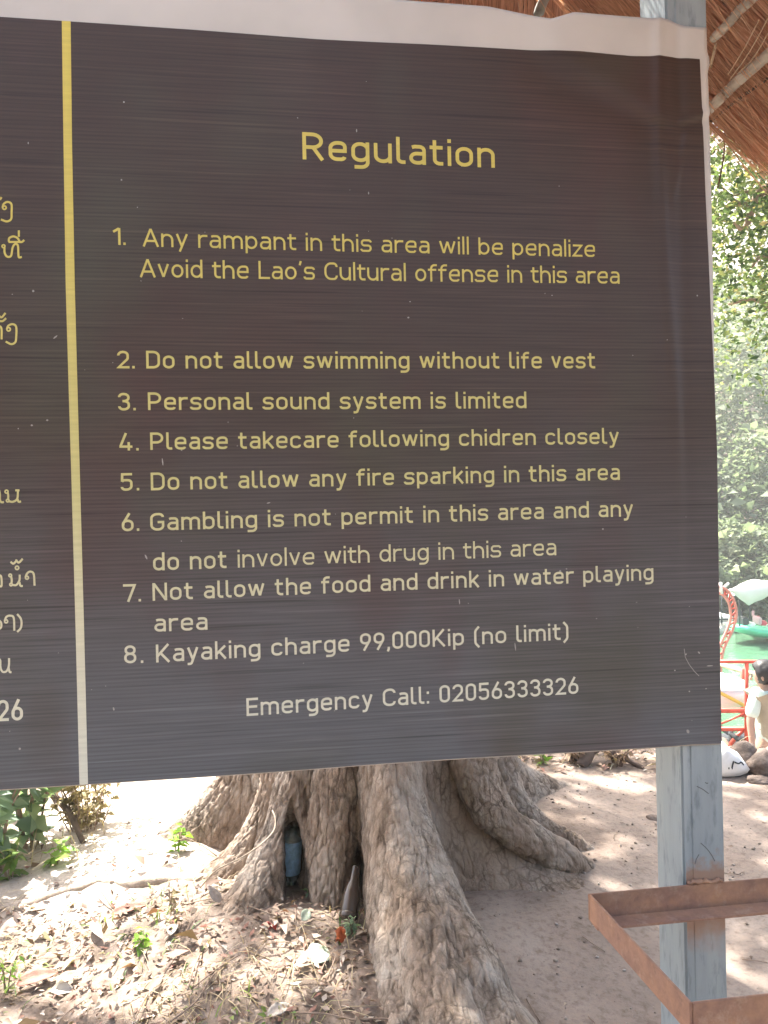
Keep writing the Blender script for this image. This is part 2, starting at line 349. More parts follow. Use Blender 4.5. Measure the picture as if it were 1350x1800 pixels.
# thick rounded roots swinging out to the right on top of the skirt (same mesh)
bare_ = np.clip(smoothzone * (0.75 + 0.5 * vnoise(PX * 7, PY * 7, PZ * 4, 93)), 0, 1).ravel(); crack = crack.ravel()
for pts, rd in [([(812, 1290, 3.12), (826, 1345, 3.06), (846, 1400, 3.02), (884, 1446, 3.00), (938, 1483, 3.03), (995, 1512, 3.08), (1040, 1536, 3.14), (1075, 1552, 3.2)], [.10, .088, .080, .074, .066, .056, .034, .015]),
                ([(880, 1340, 3.42), (905, 1402, 3.34), (950, 1452, 3.30), (1005, 1482, 3.30), (1050, 1508, 3.30), (1090, 1525, 3.36)], [.075, .066, .058, .046, .030, .012])]:
    nL, nA = 150, 90; C_ = spline([at(*p) for p in pts], nL); rr_ = np.interp(np.linspace(0, 1, nL), np.linspace(0, 1, len(rd)), rd); T = unit(np.gradient(C_, axis=0))
    A_ = unit(np.cross(T, [0.2, 1.0, 0.1])); B2 = np.cross(T, A_); ph = np.linspace(0, 2 * math.pi, nA, endpoint=False)
    N3 = A_[:, None, :] * np.cos(ph)[None, :, None] + B2[:, None, :] * np.sin(ph)[None, :, None]; Q = C_[:, None, :] + N3 * rr_[:, None, None]
    kk = rr_[0] < .06; h_, c_ = bark_height(Q[..., 0], Q[..., 1], Q[..., 2], np.full(Q.shape[:2], .85 if kk else .15), np.full(Q.shape[:2], .35)); Q = Q + N3 * ((h_ - .008) * np.clip(rr_ / .05, .3, 1)[:, None])[..., None]
    o0 = len(V); a0 = np.arange(nL - 1)[:, None] * nA; b0 = np.arange(nA)[None, :]; b1 = (b0 + 1) % nA
    V = np.concatenate([V, Q.reshape(-1, 3)]); F = np.concatenate([F, o0 + np.stack([a0 + b0, a0 + b1, a0 + nA + b1, a0 + nA + b0], -1).reshape(-1, 4)]); crack = np.concatenate([crack, c_.ravel()]); bare_ = np.concatenate([bare_, np.full(nL * nA, .7 if kk else .12)])
tme = mesh_np('trunk', V, F, crack)
sa = tme.attributes.new('bare', 'FLOAT', 'POINT'); sa.data.foreach_set('value', bare_.astype(np.float32))
mbark, nt, b = newmat('bark')
a = nt.nodes.new('ShaderNodeAttribute'); a.attribute_name = 'tint'; a2 = nt.nodes.new('ShaderNodeAttribute'); a2.attribute_name = 'bare'
n1 = noise(nt, 5, 6, 0.65); n2 = noise(nt, 60, 5, 0.7, mscale=(1, 1, 0.4))
cb = ramp(nt, [(0.30, (0.185, 0.140, 0.108)), (0.46, (0.28, 0.225, 0.182)), (0.58, (0.335, 0.29, 0.25)), (0.74, (0.40, 0.37, 0.335))], n1)
cr = ramp(nt, [(0.0, (0.22, 0.185, 0.165)), (0.3, (0.48, 0.44, 0.41)), (0.58, (0.92, 0.90, 0.88)), (1.0, (1.30, 1.29, 1.28))], a.outputs['Fac'])
cb = mixc(nt, cb, cr, 0.85, 'MULTIPLY')
cb = mixc(nt, cb, ramp(nt, [(0.3, (0.7, 0.66, 0.62)), (0.7, (1.15, 1.13, 1.1))], n2), 0.7, 'MULTIPLY')
bare = ramp(nt, [(0.3, (0.29, 0.205, 0.145)), (0.7, (0.42, 0.32, 0.24))], noise(nt, 7, 5, 0.6, mscale=(1, 1, 0.5)))
ab = nt.nodes.new('ShaderNodeMath'); ab.operation = 'MULTIPLY'; ab.inputs[1].default_value = .7; nt.links.new(a2.outputs['Fac'], ab.inputs[0]); cb = mixc(nt, cb, bare, ab.outputs[0])
def vor(scale, ms, warp, feat='DISTANCE_TO_EDGE'):
    tc = nt.nodes.new('ShaderNodeTexCoord'); wn_ = nt.nodes.new('ShaderNodeTexNoise'); wn_.inputs['Scale'].default_value = 16; wn_.inputs['Detail'].default_value = 3; nt.links.new(tc.outputs['Object'], wn_.inputs['Vector'])
    va = nt.nodes.new('ShaderNodeVectorMath'); va.operation = 'MULTIPLY_ADD'; va.inputs[1].default_value = (warp,) * 3; nt.links.new(wn_.outputs['Color'], va.inputs[0]); nt.links.new(tc.outputs['Object'], va.inputs[2])
    mp = nt.nodes.new('ShaderNodeMapping'); mp.inputs['Scale'].default_value = ms; nt.links.new(va.outputs[0], mp.inputs[0])
    v = nt.nodes.new('ShaderNodeTexVoronoi'); v.feature = feat; v.inputs['Scale'].default_value = scale; nt.links.new(mp.outputs[0], v.inputs['Vector']); return v
v1, v2, v3 = vor(24, (1, 1, .36), .05), vor(62, (1, 1, .5), .03), vor(24, (1, 1, .36), .05, 'F1')
k1 = ramp(nt, [(0.0, (.30, .27, .25)), (.055, (.62, .60, .58)), (.13, (1, 1, 1))], v1.outputs['Distance']); k2 = ramp(nt, [(0.0, (.52, .50, .48)), (.10, (1, 1, 1))], v2.outputs['Distance'])
k3 = ramp(nt, [(0.0, (.80, .79, .78)), (1.0, (1.20, 1.19, 1.18))], v3.outputs['Color'])
km = ramp(nt, [(.42, (.12, .12, .12)), (.62, (1, 1, 1))], noise(nt, 6, 4, .6, mscale=(1, 1, .6)))
cb = mixc(nt, cb, mixc(nt, (1, 1, 1), mixc(nt, k1, k2, 1.0, 'MULTIPLY'), km), 0.85, 'MULTIPLY'); cb = mixc(nt, cb, k3, .8, 'MULTIPLY')
nt.links.new(cb, b.inputs['Base Color']); b.inputs['Roughness'].default_value = 0.92; b.inputs['Specular IOR Level'].default_value = 0.2
p = bump(nt, b, noise(nt, 45, 6, 0.7, mscale=(1, 1, 0.45)), 0.7, 0.012); p = bump(nt, b, noise(nt, 160, 4, 0.7), 0.4, 0.004, p); bump(nt, b, mixc(nt, k1, k2, .4, 'MULTIPLY'), .55, .006, p)
big = empty('buttressed_tree', (TC[0], TC[1], 0))
tag(big, 'huge old tree with flaring grey brown buttress roots behind the sign board', 'tree')
trunk = link('trunk', tme, mbark); child_local(trunk, big)
lm = MB()
top = np.array([TC[0] + 0.32, TC[1] + 0.8, 6.2])
limb_ends = [(-4.2, 6.5, 8.2), (-2.5, 9.0, 9.0), (1.2, 8.8, 8.8), (4.0, 6.0, 8.4), (3.2, 1.5, 8.0), (-0.8, 1.2, 8.6), (-4.6, 2.6, 7.8), (0.4, 4.6, 9.8)]
for e in limb_ends:
    e = np.array(e); s0 = top - [0, 0, random.uniform(0.2, 1.6)]; mid = (s0 + e) / 2 + [random.uniform(-.3, .3), random.uniform(-.3, .3), 0.55]
    lm.tube(spline([s0, mid, e], 12), np.linspace(0.16, 0.03, 12), 8)
    for q in range(4):
        s1 = s0 + (e - s0) * random.uniform(0.45, 0.95) + [0, 0, 0.3]; e1 = s1 + np.array([random.uniform(-1.8, 1.8), random.uniform(-1.8, 1.8), random.uniform(-0.4, 1.0)])
        lm.tube(spline([s1, (s1 + e1) / 2 + [0, 0, .15], e1], 7), np.linspace(0.05, 0.012, 7), 6)
child_local(lm.build('limb', mbark), big)
# crown; gaps carved to let sun reach chosen patches of ground
def lit_ground(x, y):
    m = np.zeros_like(x, bool)
    n = fbm(x * 2.1, y * 3.4, 0, 201, 3); n2 = fbm(x * 5.0, y * 8.0, 0, 205, 2)
    m |= (x > -1.75) & (x < -0.42) & (y > 2.85) & (y < 7.5) & (n2 > -0.75)                 # burnt-out clearing behind left
    m |= (x > -2.6) & (x <= -1.75) & (y > 2.6) & (y < 7) & (n > 0.10)
    m |= (x > -1.6) & (x < -0.18) & (y > 1.2) & (y <= 2.85) & (n + 0.6 * n2 > -0.25)      # litter
    m |= (x > 0.50) & (x < 3.6) & (y > 2.75) & (y < 5.2) & (n * 0.8 + 0.8 * n2 > 0.19)    # dapple on the path
    m |= (x > 0.50 + 0.25 * (2.75 - y)) & (x < 1.02) & (y > 2.1) & (y <= 2.75) & (n2 > -0.35)
    m |= (x > 1.02) & (x < 2.2) & (y > 2.2) & (y <= 2.75) & (n > 0.15)
    m |= (x > -0.06) & (x < 0.05) & (y > 1.72) & (y < 1.95)
    m |= (y > 5.2) & (x > 1.2)
    m |= (x > 1.6) & (x < 2.5) & (y > 4.1) & (y < 5.2) & (n2 > -0.1)                                     # sack and stones
    m |= (x > 1.0) & (x < 2.6) & (y > 0.42) & (y < 1.6) & (n2 > -0.6)                       # sun on the roof's edge
    m |= (y < 0.75) & (y > -9) & (fbm(x * .7, y * .9, 0, 211, 3) > -0.18) & ~((x > 1.0) & (y > 0.0))  # unseen yard opened to the sun, added to bounce light onto the sign
    return m
mleaf = leafmat('tree_leaf', [(0, (0.03, 0.065, 0.018)), (0.5, (0.055, 0.115, 0.03)), (0.9, (0.095, 0.16, 0.04)), (1, (0.2, 0.2, 0.05))], 0.3)
NC = 46000
ang = RNG.random(NC) * 2 * math.pi; rad = 7.2 * np.sqrt(RNG.random(NC))
cx, cy = 0.3 + rad * np.cos(ang), 4.6 + rad * np.sin(ang)
cz = 6.4 + 3.4 * np.sqrt(np.clip(1 - (rad / 7.4) ** 2, 0, 1)) * RNG.random(NC) ** 0.6 + 0.5 * vnoise(cx * 0.6, cy * 0.6, 0, 8)
gxp, gyp = cx - SUND[0] / SUND[2] * cz, cy - SUND[1] / SUND[2] * cz
keep = ~lit_ground(gxp, gyp)
P = np.stack([cx, cy, cz], 1)[keep]
crown = leaf_obj('crown', [leaves(P, RNG.uniform(0.13, 0.26, len(P)), 0.5, 0.8)], mleaf, big)
# surface roots and a dead vine on it (parts of the tree)
def gpt(x, y, dz=0.0): return np.array([x, y, float(ground_h(x, y)) + dz])
rt = MB()
for pts, r0, r1, dz in (([(-0.70, 3.04), (-0.95, 2.97), (-1.2, 3.02), (-1.45, 2.95), (-1.8, 2.98), (-2.4, 2.9)], 0.022, 0.017, -.006),):
    k_ = np.arange(40) * .5
    rt.tube(spline([gpt(x, y, dz) for x, y in pts], 40) + np.column_stack([0.012 * vnoise(k_, 1.0, 0, 3), 0.03 * vnoise(k_, 5.0, 0, 3), 0.010 * vnoise(k_, 9.0, 0, 3)]), np.linspace(r0, r1, 40) * (1 + 0.35 * vnoise(k_ * 1.3, 2.2, 0, 4)), 12)
child_local(rt.build('surface_root', simple('root_bark', (.42, .34, .27), .9, .3, 9, bmp=.6, bdist=.01)), big)

# ------------------------------------------------------------------ the sign
YAW = R(7.5); SO = np.array([0, 1.35, 0.0])
E1 = np.array([math.cos(YAW), math.sin(YAW), 0]); NB = np.array([-math.sin(YAW), math.cos(YAW), 0])    # NB points to the back
def P2S(u, v):
    d = ray(u, v); t = np.dot(SO - EYE, NB) / np.dot(d, NB); p = EYE + d * t - SO
    return np.array([np.dot(p, E1), p[2]])
sign = empty('regulation_sign', SO, YAW)
tag(sign, 'large brown regulation sign board with yellow lettering on grey steel posts', 'sign')
POST_L, POST_R = P2S(1202, 1320)[0], P2S(1269, 1320)[0]
def disp(s, z):
    s = np.asarray(s, float); z = np.asarray(z, float)
    d = 0.0035 * vnoise(s * 1.6, z * 1.3, 0, 90) + 0.0012 * vnoise(s * 5, z * 3.0, 0, 91)
    pl = POST_L - 0.012
    up = sstep(1.35, 1.9, z)
    d = d + (0.0030 * np.exp(-((s - pl - 0.012 * np.sin(z * 5)) / 0.010) ** 2) - 0.0022 * np.exp(-((s - pl - 0.03) / 0.012) ** 2)) * (0.35 + 0.8 * up)
    # diagonal pull fold to the top right fixing
    a = P2S(930, 85); c = P2S(1175, 225); t = unit(c - a); q = np.stack([s - a[0], z - a[1]], -1)
    along = q @ t; across = q @ np.array([-t[1], t[0]])
    L = np.linalg.norm(c - a); g = sstep(-0.02, 0.05, along) * (1 - sstep(L - 0.02, L + 0.01, along))
    wd = 0.008 + 0.02 * np.clip(1 - along / L, 0, 1)
    d = d + 0.0035 * g * np.tanh(across / wd) * np.exp(-(across / (wd * 3)) ** 2)
    a = P2S(1190, 215); q = np.stack([s - a[0], z - a[1]], -1); t = unit(np.array([0.055, 0.02])); along = q @ t; across = q @ np.array([-t[1], t[0]])
    d = d + 0.003 * sstep(0, .01, along) * np.exp(-(across / 0.007) ** 2) - 0.002 * sstep(0, .01, along) * np.exp(-((across + 0.014) / 0.008) ** 2)
    a = P2S(1185, 340); q = np.stack([s - a[0], z - a[1]], -1); t = unit(np.array([0.015, 0.06])); along = q @ t; across = q @ np.array([-t[1], t[0]])
    d = d + 0.0025 * sstep(-0.03, .02, along) * (1 - sstep(.10, .14, along)) * np.exp(-(across / 0.005) ** 2)
    return d
def edge(pts, axis_):
    q = np.array([P2S(u, v) for u, v in pts]); o = np.argsort(q[:, axis_]); q = q[o]
    if axis_ == 0: return lambda s: np.interp(s, q[:, 0], q[:, 1])
    return lambda z: np.interp(z, q[:, 1], q[:, 0])
f_top = edge([(0, 30), (116, 37.5), (340, 52), (560, 68), (750, 77), (930, 88), (1020, 91), (1110, 99), (1170, 100), (1229, 105)], 0)
f_bot = edge([(0, 1388), (440, 1360), (820, 1333), (1150, 1313), (1200, 1309), (1267, 1306)], 0)
f_rt = edge([(1229, 105), (1236, 250), (1240, 350), (1245, 450), (1249, 550), (1254, 650), (1260, 800), (1263, 980), (1267, 1307)], 1)
w_top = edge([(0, -62), (600, -20), (700, -3), (800, 5), (860, 10), (930, 25), (970, 32), (1010, 20), (1100, 28), (1175, 34), (1205, 46), (1243, 49)], 0)
w_rt = edge([(1242, 49), (1243, 92), (1247, 103), (1247, 113), (1244, 128), (1245, 150), (1248, 250), (1251, 350), (1253, 450), (1254.5, 550), (1255.5, 650), (1260.5, 800), (1264, 980), (1268, 1310)], 1)
S_DIV = P2S(130, 700)[0]; S_LEFT = 2 * S_DIV - P2S(1250, 500)[0]
def sheet(left, rt, top, bot, na, nb, layer):
    A, B = np.meshgrid(np.linspace(0, 1, na), np.linspace(0, 1, nb), indexing='ij')
    z = bot(0.2) + B * (top(0.2) - bot(0.2))
    for _ in range(3):
        s = left + A * (rt(z) - left); z = bot(s) + B * (top(s) - bot(s))
    V = np.stack([s, -(disp(s, z) + layer), z], -1).reshape(-1, 3)
    i = (np.arange(na - 1)[:, None] * nb + np.arange(nb - 1)[None, :]).ravel()
    return V, np.stack([i, i + nb, i + nb + 1, i + 1], 1)
# white vinyl
mvin, nt, b = newmat('white_vinyl')
f = noise(nt, 3, 5, 0.6); st = noise(nt, 14, 5, 0.7, mscale=(1.4, 1, 1.0))
cv = ramp(nt, [(0.35, (0.41, 0.37, 0.338)), (0.6, (0.48, 0.437, 0.402))], f)
cv = mixc(nt, cv, (0.33, 0.29, 0.24), ramp(nt, [(0.66, (0, 0, 0)), (0.78, (0.7, 0.7, 0.7))], st))
nt.links.new(cv, b.inputs['Base Color']); b.inputs['Roughness'].default_value = 0.45
V, F = sheet(S_LEFT - 0.02, w_rt, w_top, lambda s: f_bot(s) - 0.002, 330, 220, -0.0012)
vin = link('banner', mesh_np('banner', V, F), mvin, sign)
md = vin.modifiers.new('thick', 'SOLIDIFY'); md.thickness = 0.0015; md.offset = -1
# dark printed field: fine woven horizontal streaks, red-brown blotches, lens glare painted in as a paler grey towards the bottom
mfld, nt, b = newmat('printed_brown')
tc = nt.nodes.new('ShaderNodeTexCoord'); sp = nt.nodes.new('ShaderNodeSeparateXYZ'); nt.links.new(tc.outputs['Object'], sp.inputs[0])
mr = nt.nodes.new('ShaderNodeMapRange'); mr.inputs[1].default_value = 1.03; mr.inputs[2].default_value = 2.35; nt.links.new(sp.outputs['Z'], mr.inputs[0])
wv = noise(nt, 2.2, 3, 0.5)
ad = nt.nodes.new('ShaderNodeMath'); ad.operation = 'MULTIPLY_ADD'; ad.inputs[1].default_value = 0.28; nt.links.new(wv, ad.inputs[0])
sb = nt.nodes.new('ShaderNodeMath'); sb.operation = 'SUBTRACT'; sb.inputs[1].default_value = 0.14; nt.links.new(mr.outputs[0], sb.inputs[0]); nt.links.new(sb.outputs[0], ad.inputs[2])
PRINT_GLARE = [(0.0, (0.092, 0.098, 0.109)), (0.22, (0.076, 0.070, 0.073)), (0.5, (0.055, 0.038, 0.032)), (1.0, (0.043, 0.024, 0.017))]
cf = ramp(nt, PRINT_GLARE, ad.outputs[0])
bl = noise(nt, 3.2, 3, 0.5, mscale=(1, 1, 0.8)); cf = mixc(nt, cf, (0.066, 0.032, 0.029), ramp(nt, [(0.52, (0, 0, 0)), (0.68, (0.5, 0.5, 0.5))], bl))
bl2 = noise(nt, 2.4, 2, 0.5, mscale=(1.2, 7, 0.9)); cf = mixc(nt, cf, (0.058, 0.054, 0.038), ramp(nt, [(0.52, (0, 0, 0)), (0.70, (0.6, 0.6, 0.6))], bl2))
l1 = noise(nt, 1.0, 3, 0.7, mscale=(4.5, 1, 230)); l2 = noise(nt, 1.0, 1, 0.5, mscale=(2.2, 1, 135)); l3 = noise(nt, 1.0, 2, 0.5, mscale=(4, 1, 330))
rw = nt.nodes.new('ShaderNodeMath'); rw.operation = 'MULTIPLY_ADD'; rw.inputs[1].default_value = .010; nt.links.new(noise(nt, 1.0, 2, .5, mscale=(1.2, 1, 18)), rw.inputs[0]); nt.links.new(sp.outputs['Z'], rw.inputs[2])
rs = nt.nodes.new('ShaderNodeMath'); rs.operation = 'MULTIPLY'; rs.inputs[1].default_value = 2 * math.pi / 0.0068; nt.links.new(rw.outputs[0], rs.inputs[0]); rq = nt.nodes.new('ShaderNodeMath'); rq.operation = 'SINE'; nt.links.new(rs.outputs[0], rq.inputs[0])
rib = nt.nodes.new('ShaderNodeMapRange'); rib.inputs[1].default_value = -1; rib.inputs[2].default_value = 1; nt.links.new(rq.outputs[0], rib.inputs[0])
cf = mixc(nt, cf, ramp(nt, [(0.0, (0.74, 0.74, 0.74)), (0.35, (1, 1, 1)), (1.0, (1.10, 1.10, 1.10))], rib.outputs[0]), 0.6, 'MULTIPLY')
cf = mixc(nt, cf, ramp(nt, [(0.30, (0.76, 0.76, 0.76)), (0.46, (1, 1, 1)), (0.62, (1.08, 1.08, 1.08)), (0.72, (1.4, 1.39, 1.38))], l1), 0.8, 'MULTIPLY')
cf = mixc(nt, cf, ramp(nt, [(0.27, (0.5, 0.5, 0.5)), (0.36, (1, 1, 1)), (0.62, (1, 1, 1)), (0.70, (1.3, 1.3, 1.3))], l2), 0.8, 'MULTIPLY')
cf = mixc(nt, cf, ramp(nt, [(0.3, (0.86, 0.86, 0.86)), (0.7, (1.14, 1.14, 1.14))], l3), 0.7, 'MULTIPLY')
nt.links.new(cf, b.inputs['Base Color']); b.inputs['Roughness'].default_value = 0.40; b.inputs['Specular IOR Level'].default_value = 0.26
bump(nt, b, l1, 0.12, 0.001)
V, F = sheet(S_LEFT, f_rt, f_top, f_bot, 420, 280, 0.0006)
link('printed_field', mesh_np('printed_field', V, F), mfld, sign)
# lettering ink: yellow, bleached to cream lower down
mink, nt, b = newmat('letter_ink')
tc = nt.nodes.new('ShaderNodeTexCoord'); sp = nt.nodes.new('ShaderNodeSeparateXYZ'); nt.links.new(tc.outputs['Object'], sp.inputs[0])
mr = nt.nodes.new('ShaderNodeMapRange'); mr.inputs[1].default_value = 1.03; mr.inputs[2].default_value = 2.35; nt.links.new(sp.outputs['Z'], mr.inputs[0])
ci = ramp(nt, [(0.0, (0.55, 0.55, 0.47)), (0.18, (0.53, 0.50, 0.37)), (0.40, (0.47, 0.42, 0.17)), (0.70, (0.48, 0.385, 0.08)), (1.0, (0.53, 0.41, 0.055))], mr.outputs[0])
ci = mixc(nt, ci, ramp(nt, [(0.35, (0.85, 0.85, 0.85)), (0.65, (1.1, 1.1, 1.1))], noise(nt, 1, 3, 0.6, mscale=(6, 1, 150))), 0.6, 'MULTIPLY')
nt.links.new(ci, b.inputs['Base Color']); b.inputs['Roughness'].default_value = 0.45

# --- stroke letters (even-width sans, cap height 1)
HW = 0.067
def _fillet(pts, closed):
    out = []; n = len(pts)
    for i, p in enumerate(pts):
        r = p[2] if len(p) > 2 else 0
        if r <= 0 or (not closed and i in (0, n - 1)): out.append((p[0], p[1])); continue
        a, c = np.array(pts[i - 1][:2]), np.array(pts[(i + 1) % n][:2]); b_ = np.array(p[:2])
        u1, u2 = a - b_, c - b_; l1, l2 = np.linalg.norm(u1), np.linalg.norm(u2); u1, u2 = u1 / l1, u2 / l2
        ang = math.acos(max(-1, min(1, float(u1 @ u2)))); t = min(r / math.tan(ang / 2), l1 * 0.999 if not closed and i - 1 == 0 else l1 / 2 * 1.0, l2 * 0.999 if not closed and i + 1 == n - 1 else l2 / 2 * 1.0)
        rr = t * math.tan(ang / 2); cen = b_ + unit(u1 + u2) * (rr / math.sin(ang / 2))
        s0, s1 = b_ + u1 * t, b_ + u2 * t; a0 = math.atan2(*(s0 - cen)[::-1]); a1 = math.atan2(*(s1 - cen)[::-1]); da = (a1 - a0 + math.pi) % (2 * math.pi) - math.pi
        for k in range(9): q = a0 + da * k / 8; out.append((cen[0] + rr * math.cos(q), cen[1] + rr * math.sin(q)))
    return out
a_, X_, xc, B_, T_ = HW, 0.735, 0.735 - HW, HW, 1 - HW
def glyphs():
    G = {}
    def g(ch, w, *st): G[ch] = (w, st)
    b = a_ + 0.40
    o = lambda a, b, t=xc: ('c', [(a, B_, .2), (b, B_, .2), (b, t, .2), (a, t, .2)])
    L = lambda *p: ('o', list(p))
    g('o', b + HW, o(a_, b)); g('a', b + HW - .03, L((a_ + .03, xc - .03), (a_ + .1, xc, .1), (b - .03, xc, .17), (b - .03, 0)), L((b - .03, .41), (a_, .41, .165), (a_, B_, .165), (b - .03, B_, .16), (b - .03, .30)))
    g('b', b + HW, L((a_, 0), (a_, 1)), o(a_, b)); g('d', b + HW, L((b, 0), (b, 1)), o(a_, b)); g('p', b + HW, L((a_, -.235), (a_, X_)), o(a_, b))
    g('g', b + HW, o(a_, b), L((b, X_), (b, -.185, .18), (a_ + .03, -.185)))
    g('c', b + HW - .02, L((b - .02, xc - .13), (b - .02, xc, .17), (a_, xc, .2), (a_, B_, .2), (b - .02, B_, .17), (b - .02, B_ + .13)))
    g('e', b + HW, L((a_, .375), (b, .375), (b, xc, .2), (a_, xc, .2), (a_, B_, .2), (b - .03, B_, .14), (b - .01, B_ + .09)))
    g('f', .40, L((.14, 0), (.14, T_, .15), (.40, T_)), L((0, xc), (.37, xc)))
    g('t', .40, L((.14, .94), (.14, B_, .15), (.38, B_)), L((0, xc), (.37, xc)))
    g('n', b + HW, L((a_, 0), (a_, X_)), L((a_, .42), (a_, xc, .2), (b, xc, .2), (b, 0)))
    g('h', b + HW, L((a_, 0), (a_, 1)), L((a_, .42), (a_, xc, .2), (b, xc, .2), (b, 0)))
    g('m', a_ + .70 + HW, L((a_, 0), (a_, X_)), L((a_, .44), (a_, xc, .17), (a_ + .35, xc, .17), (a_ + .35, 0)), L((a_ + .35, .44), (a_ + .35, xc, .17), (a_ + .70, xc, .17), (a_ + .70, 0)))
    g('u', b + HW, L((b, X_), (b, 0)), L((b, .32), (b, B_, .2), (a_, B_, .2), (a_, X_)))
    g('r', .40, L((a_, 0), (a_, X_)), L((a_, .42), (a_, xc, .2), (.40, xc)))
    g('i', 2 * HW, L((a_, 0), (a_, X_)), L((a_, .865), (a_, 1.0)))
    g('l', .27, L((a_, 1), (a_, B_, .13), (.27, B_)))
    g('k', .50, L((a_, 0), (a_, 1)), L((a_, .27), (.45, X_)), L((.19, .43), (.47, 0)))
    g('s', .50, L((.455, xc - .11), (.43, xc, .12), (a_, xc, .15), (a_, .375, .15), (.44, .375, .15), (.44, B_, .15), (a_ - .02, B_, .13), (a_ - .03, B_ + .11)))
    g('v', .50, L((.06, X_), (.25, .04)), L((.44, X_), (.25, .04))); g('y', .50, L((.06, X_), (.26, .05)), L((.45, X_), (.19, -.185, .10), (.03, -.185)))
    g('w', .76, L((.06, X_), (.22, .05)), L((.22, .05), (.38, X_ - .03)), L((.38, X_ - .03), (.54, .05)), L((.54, .05), (.70, X_)))
    g('R', .62, L((a_, 0), (a_, 1)), L((a_, T_), (.53, T_, .24), (.53, .46, .24), (a_, .46)), L((.30, .47), (.56, 0)))
    g('D', .63, ('c', [(a_, B_), (.56, B_, .30), (.56, T_, .30), (a_, T_)])); g('P', .60, L((a_, 0), (a_, 1)), L((a_, T_), (.53, T_, .24), (.53, .43, .24), (a_, .43)))
    g('G', .63, L((.555, T_ - .17), (.555, T_, .24), (a_, T_, .25), (a_, B_, .25), (.56, B_, .25), (.56, .48), (.33, .48)))
    g('N', .66, L((a_, 0), (a_, 1)), L((.595, 0), (.595, 1)), L((a_ + .01, .97), (.585, .03))); g('K', .62, L((a_, 0), (a_, 1)), L((a_, .33), (.54, 1)), L((.22, .50), (.57, 0)))
    g('E', .53, L((.53, T_), (a_, T_), (a_, B_), (.53, B_)), L((a_, .51), (.49, .51))); g('C', .60, L((.555, T_ - .19), (.555, T_, .24), (a_, T_, .25), (a_, B_, .25), (.555, B_, .24), (.555, B_ + .19)))
    d = .52
    g('0', d, ('c', [(a_, B_, .2), (d - HW, B_, .2), (d - HW, T_, .2), (a_, T_, .2)])); g('1', .36, L((.29, 0), (.29, T_ + .05)), L((.0, .76), (.28, .955)))
    g('2', d, L((a_, T_ - .2), (a_, T_, .2), (d - HW, T_, .2), (d - HW, .55, .2), (a_ + .01, B_), (d, B_)))
    g('3', d, L((a_, T_ - .17), (a_, T_, .19), (d - HW - .01, T_, .2), (d - HW - .01, .53, .19), (.2, .53)), L((.2, .53), (d - HW, .53, .2), (d - HW, B_, .2), (a_, B_, .19), (a_, B_ + .17)))
    g('4', .55, L((.29, 1), (.06, .26), (.06, .22), (.55, .22)), L((.40, .48), (.40, 0))); g('5', d, L((d - .03, T_), (a_ + .02, T_), (a_ + .01, .52)), L((a_ + .01, .53), (a_ + .08, .60, .08), (d - HW, .60, .2), (d - HW, B_, .2), (a_, B_, .19), (a_, B_ + .15)))
    g('6', d, ('c', [(a_, B_, .2), (d - HW, B_, .2), (d - HW, .58, .2), (a_, .58, .2)]), L((a_ + .005, .33), (a_ + .02, .46), (.34, 1))); g('7', d, L((0, T_), (d - .04, T_), (.20, 0)))
    g('8', d, ('c', [(a_, B_, .2), (d - HW, B_, .2), (d - HW, .53, .2), (a_, .53, .2)]), ('c', [(a_ + .02, .53, .19), (d - HW - .02, .53, .19), (d - HW - .02, T_, .19), (a_ + .02, T_, .19)]))
    g('9', d, ('c', [(a_, .42, .2), (d - HW, .42, .2), (d - HW, T_, .2), (a_, T_, .2)]), L((d - a_ - .005, .67), (d - a_ - .02, .54), (.18, 0)))
    g('.', .14, L((.07, 0), (.07, .14))); g(',', .14, L((.08, .14), (.08, .02), (.03, -.12))); g(':', .14, L((.07, 0), (.07, .14)), L((.07, .55), (.07, .69)))
    g('(', .28, L((.25, 1.05), (.07, .80, .3), (.07, .08, .3), (.25, -.17))); g(')', .28, L((.03, 1.05), (.21, .80, .3), (.21, .08, .3), (.03, -.17)))
    return G
GLY_D = glyphs(); GLY_H = dict(GLY_D)
_s = lambda *p: ('o', list(p))
GLY_H['l'] = (2 * HW, (_s((a_, 0), (a_, 1.03)),)); GLY_H['A'] = (.66, (_s((.045, 0), (.33, .97)), _s((.33, .97), (.615, 0)), _s((.15, .31), (.51, .31)))); GLY_H['L'] = (.50, (_s((a_, 1), (a_, B_), (.50, B_)),))
GLY_H['z'] = (.47, (_s((.03, xc), (.42, xc), (.05, B_), (.46, B_)),)); GLY_H['\u2019'] = (.16, (_s((.11, 1.03), (.06, .80)),))
GLY_H['y'] = (.50, (_s((.06, X_), (.26, .03)), _s((.46, X_), (.16, -.235)))); GLY_H['t'] = (.36, (_s((.13, .90), (.13, B_, .12), (.36, B_)), _s((0, xc), (.36, xc))))
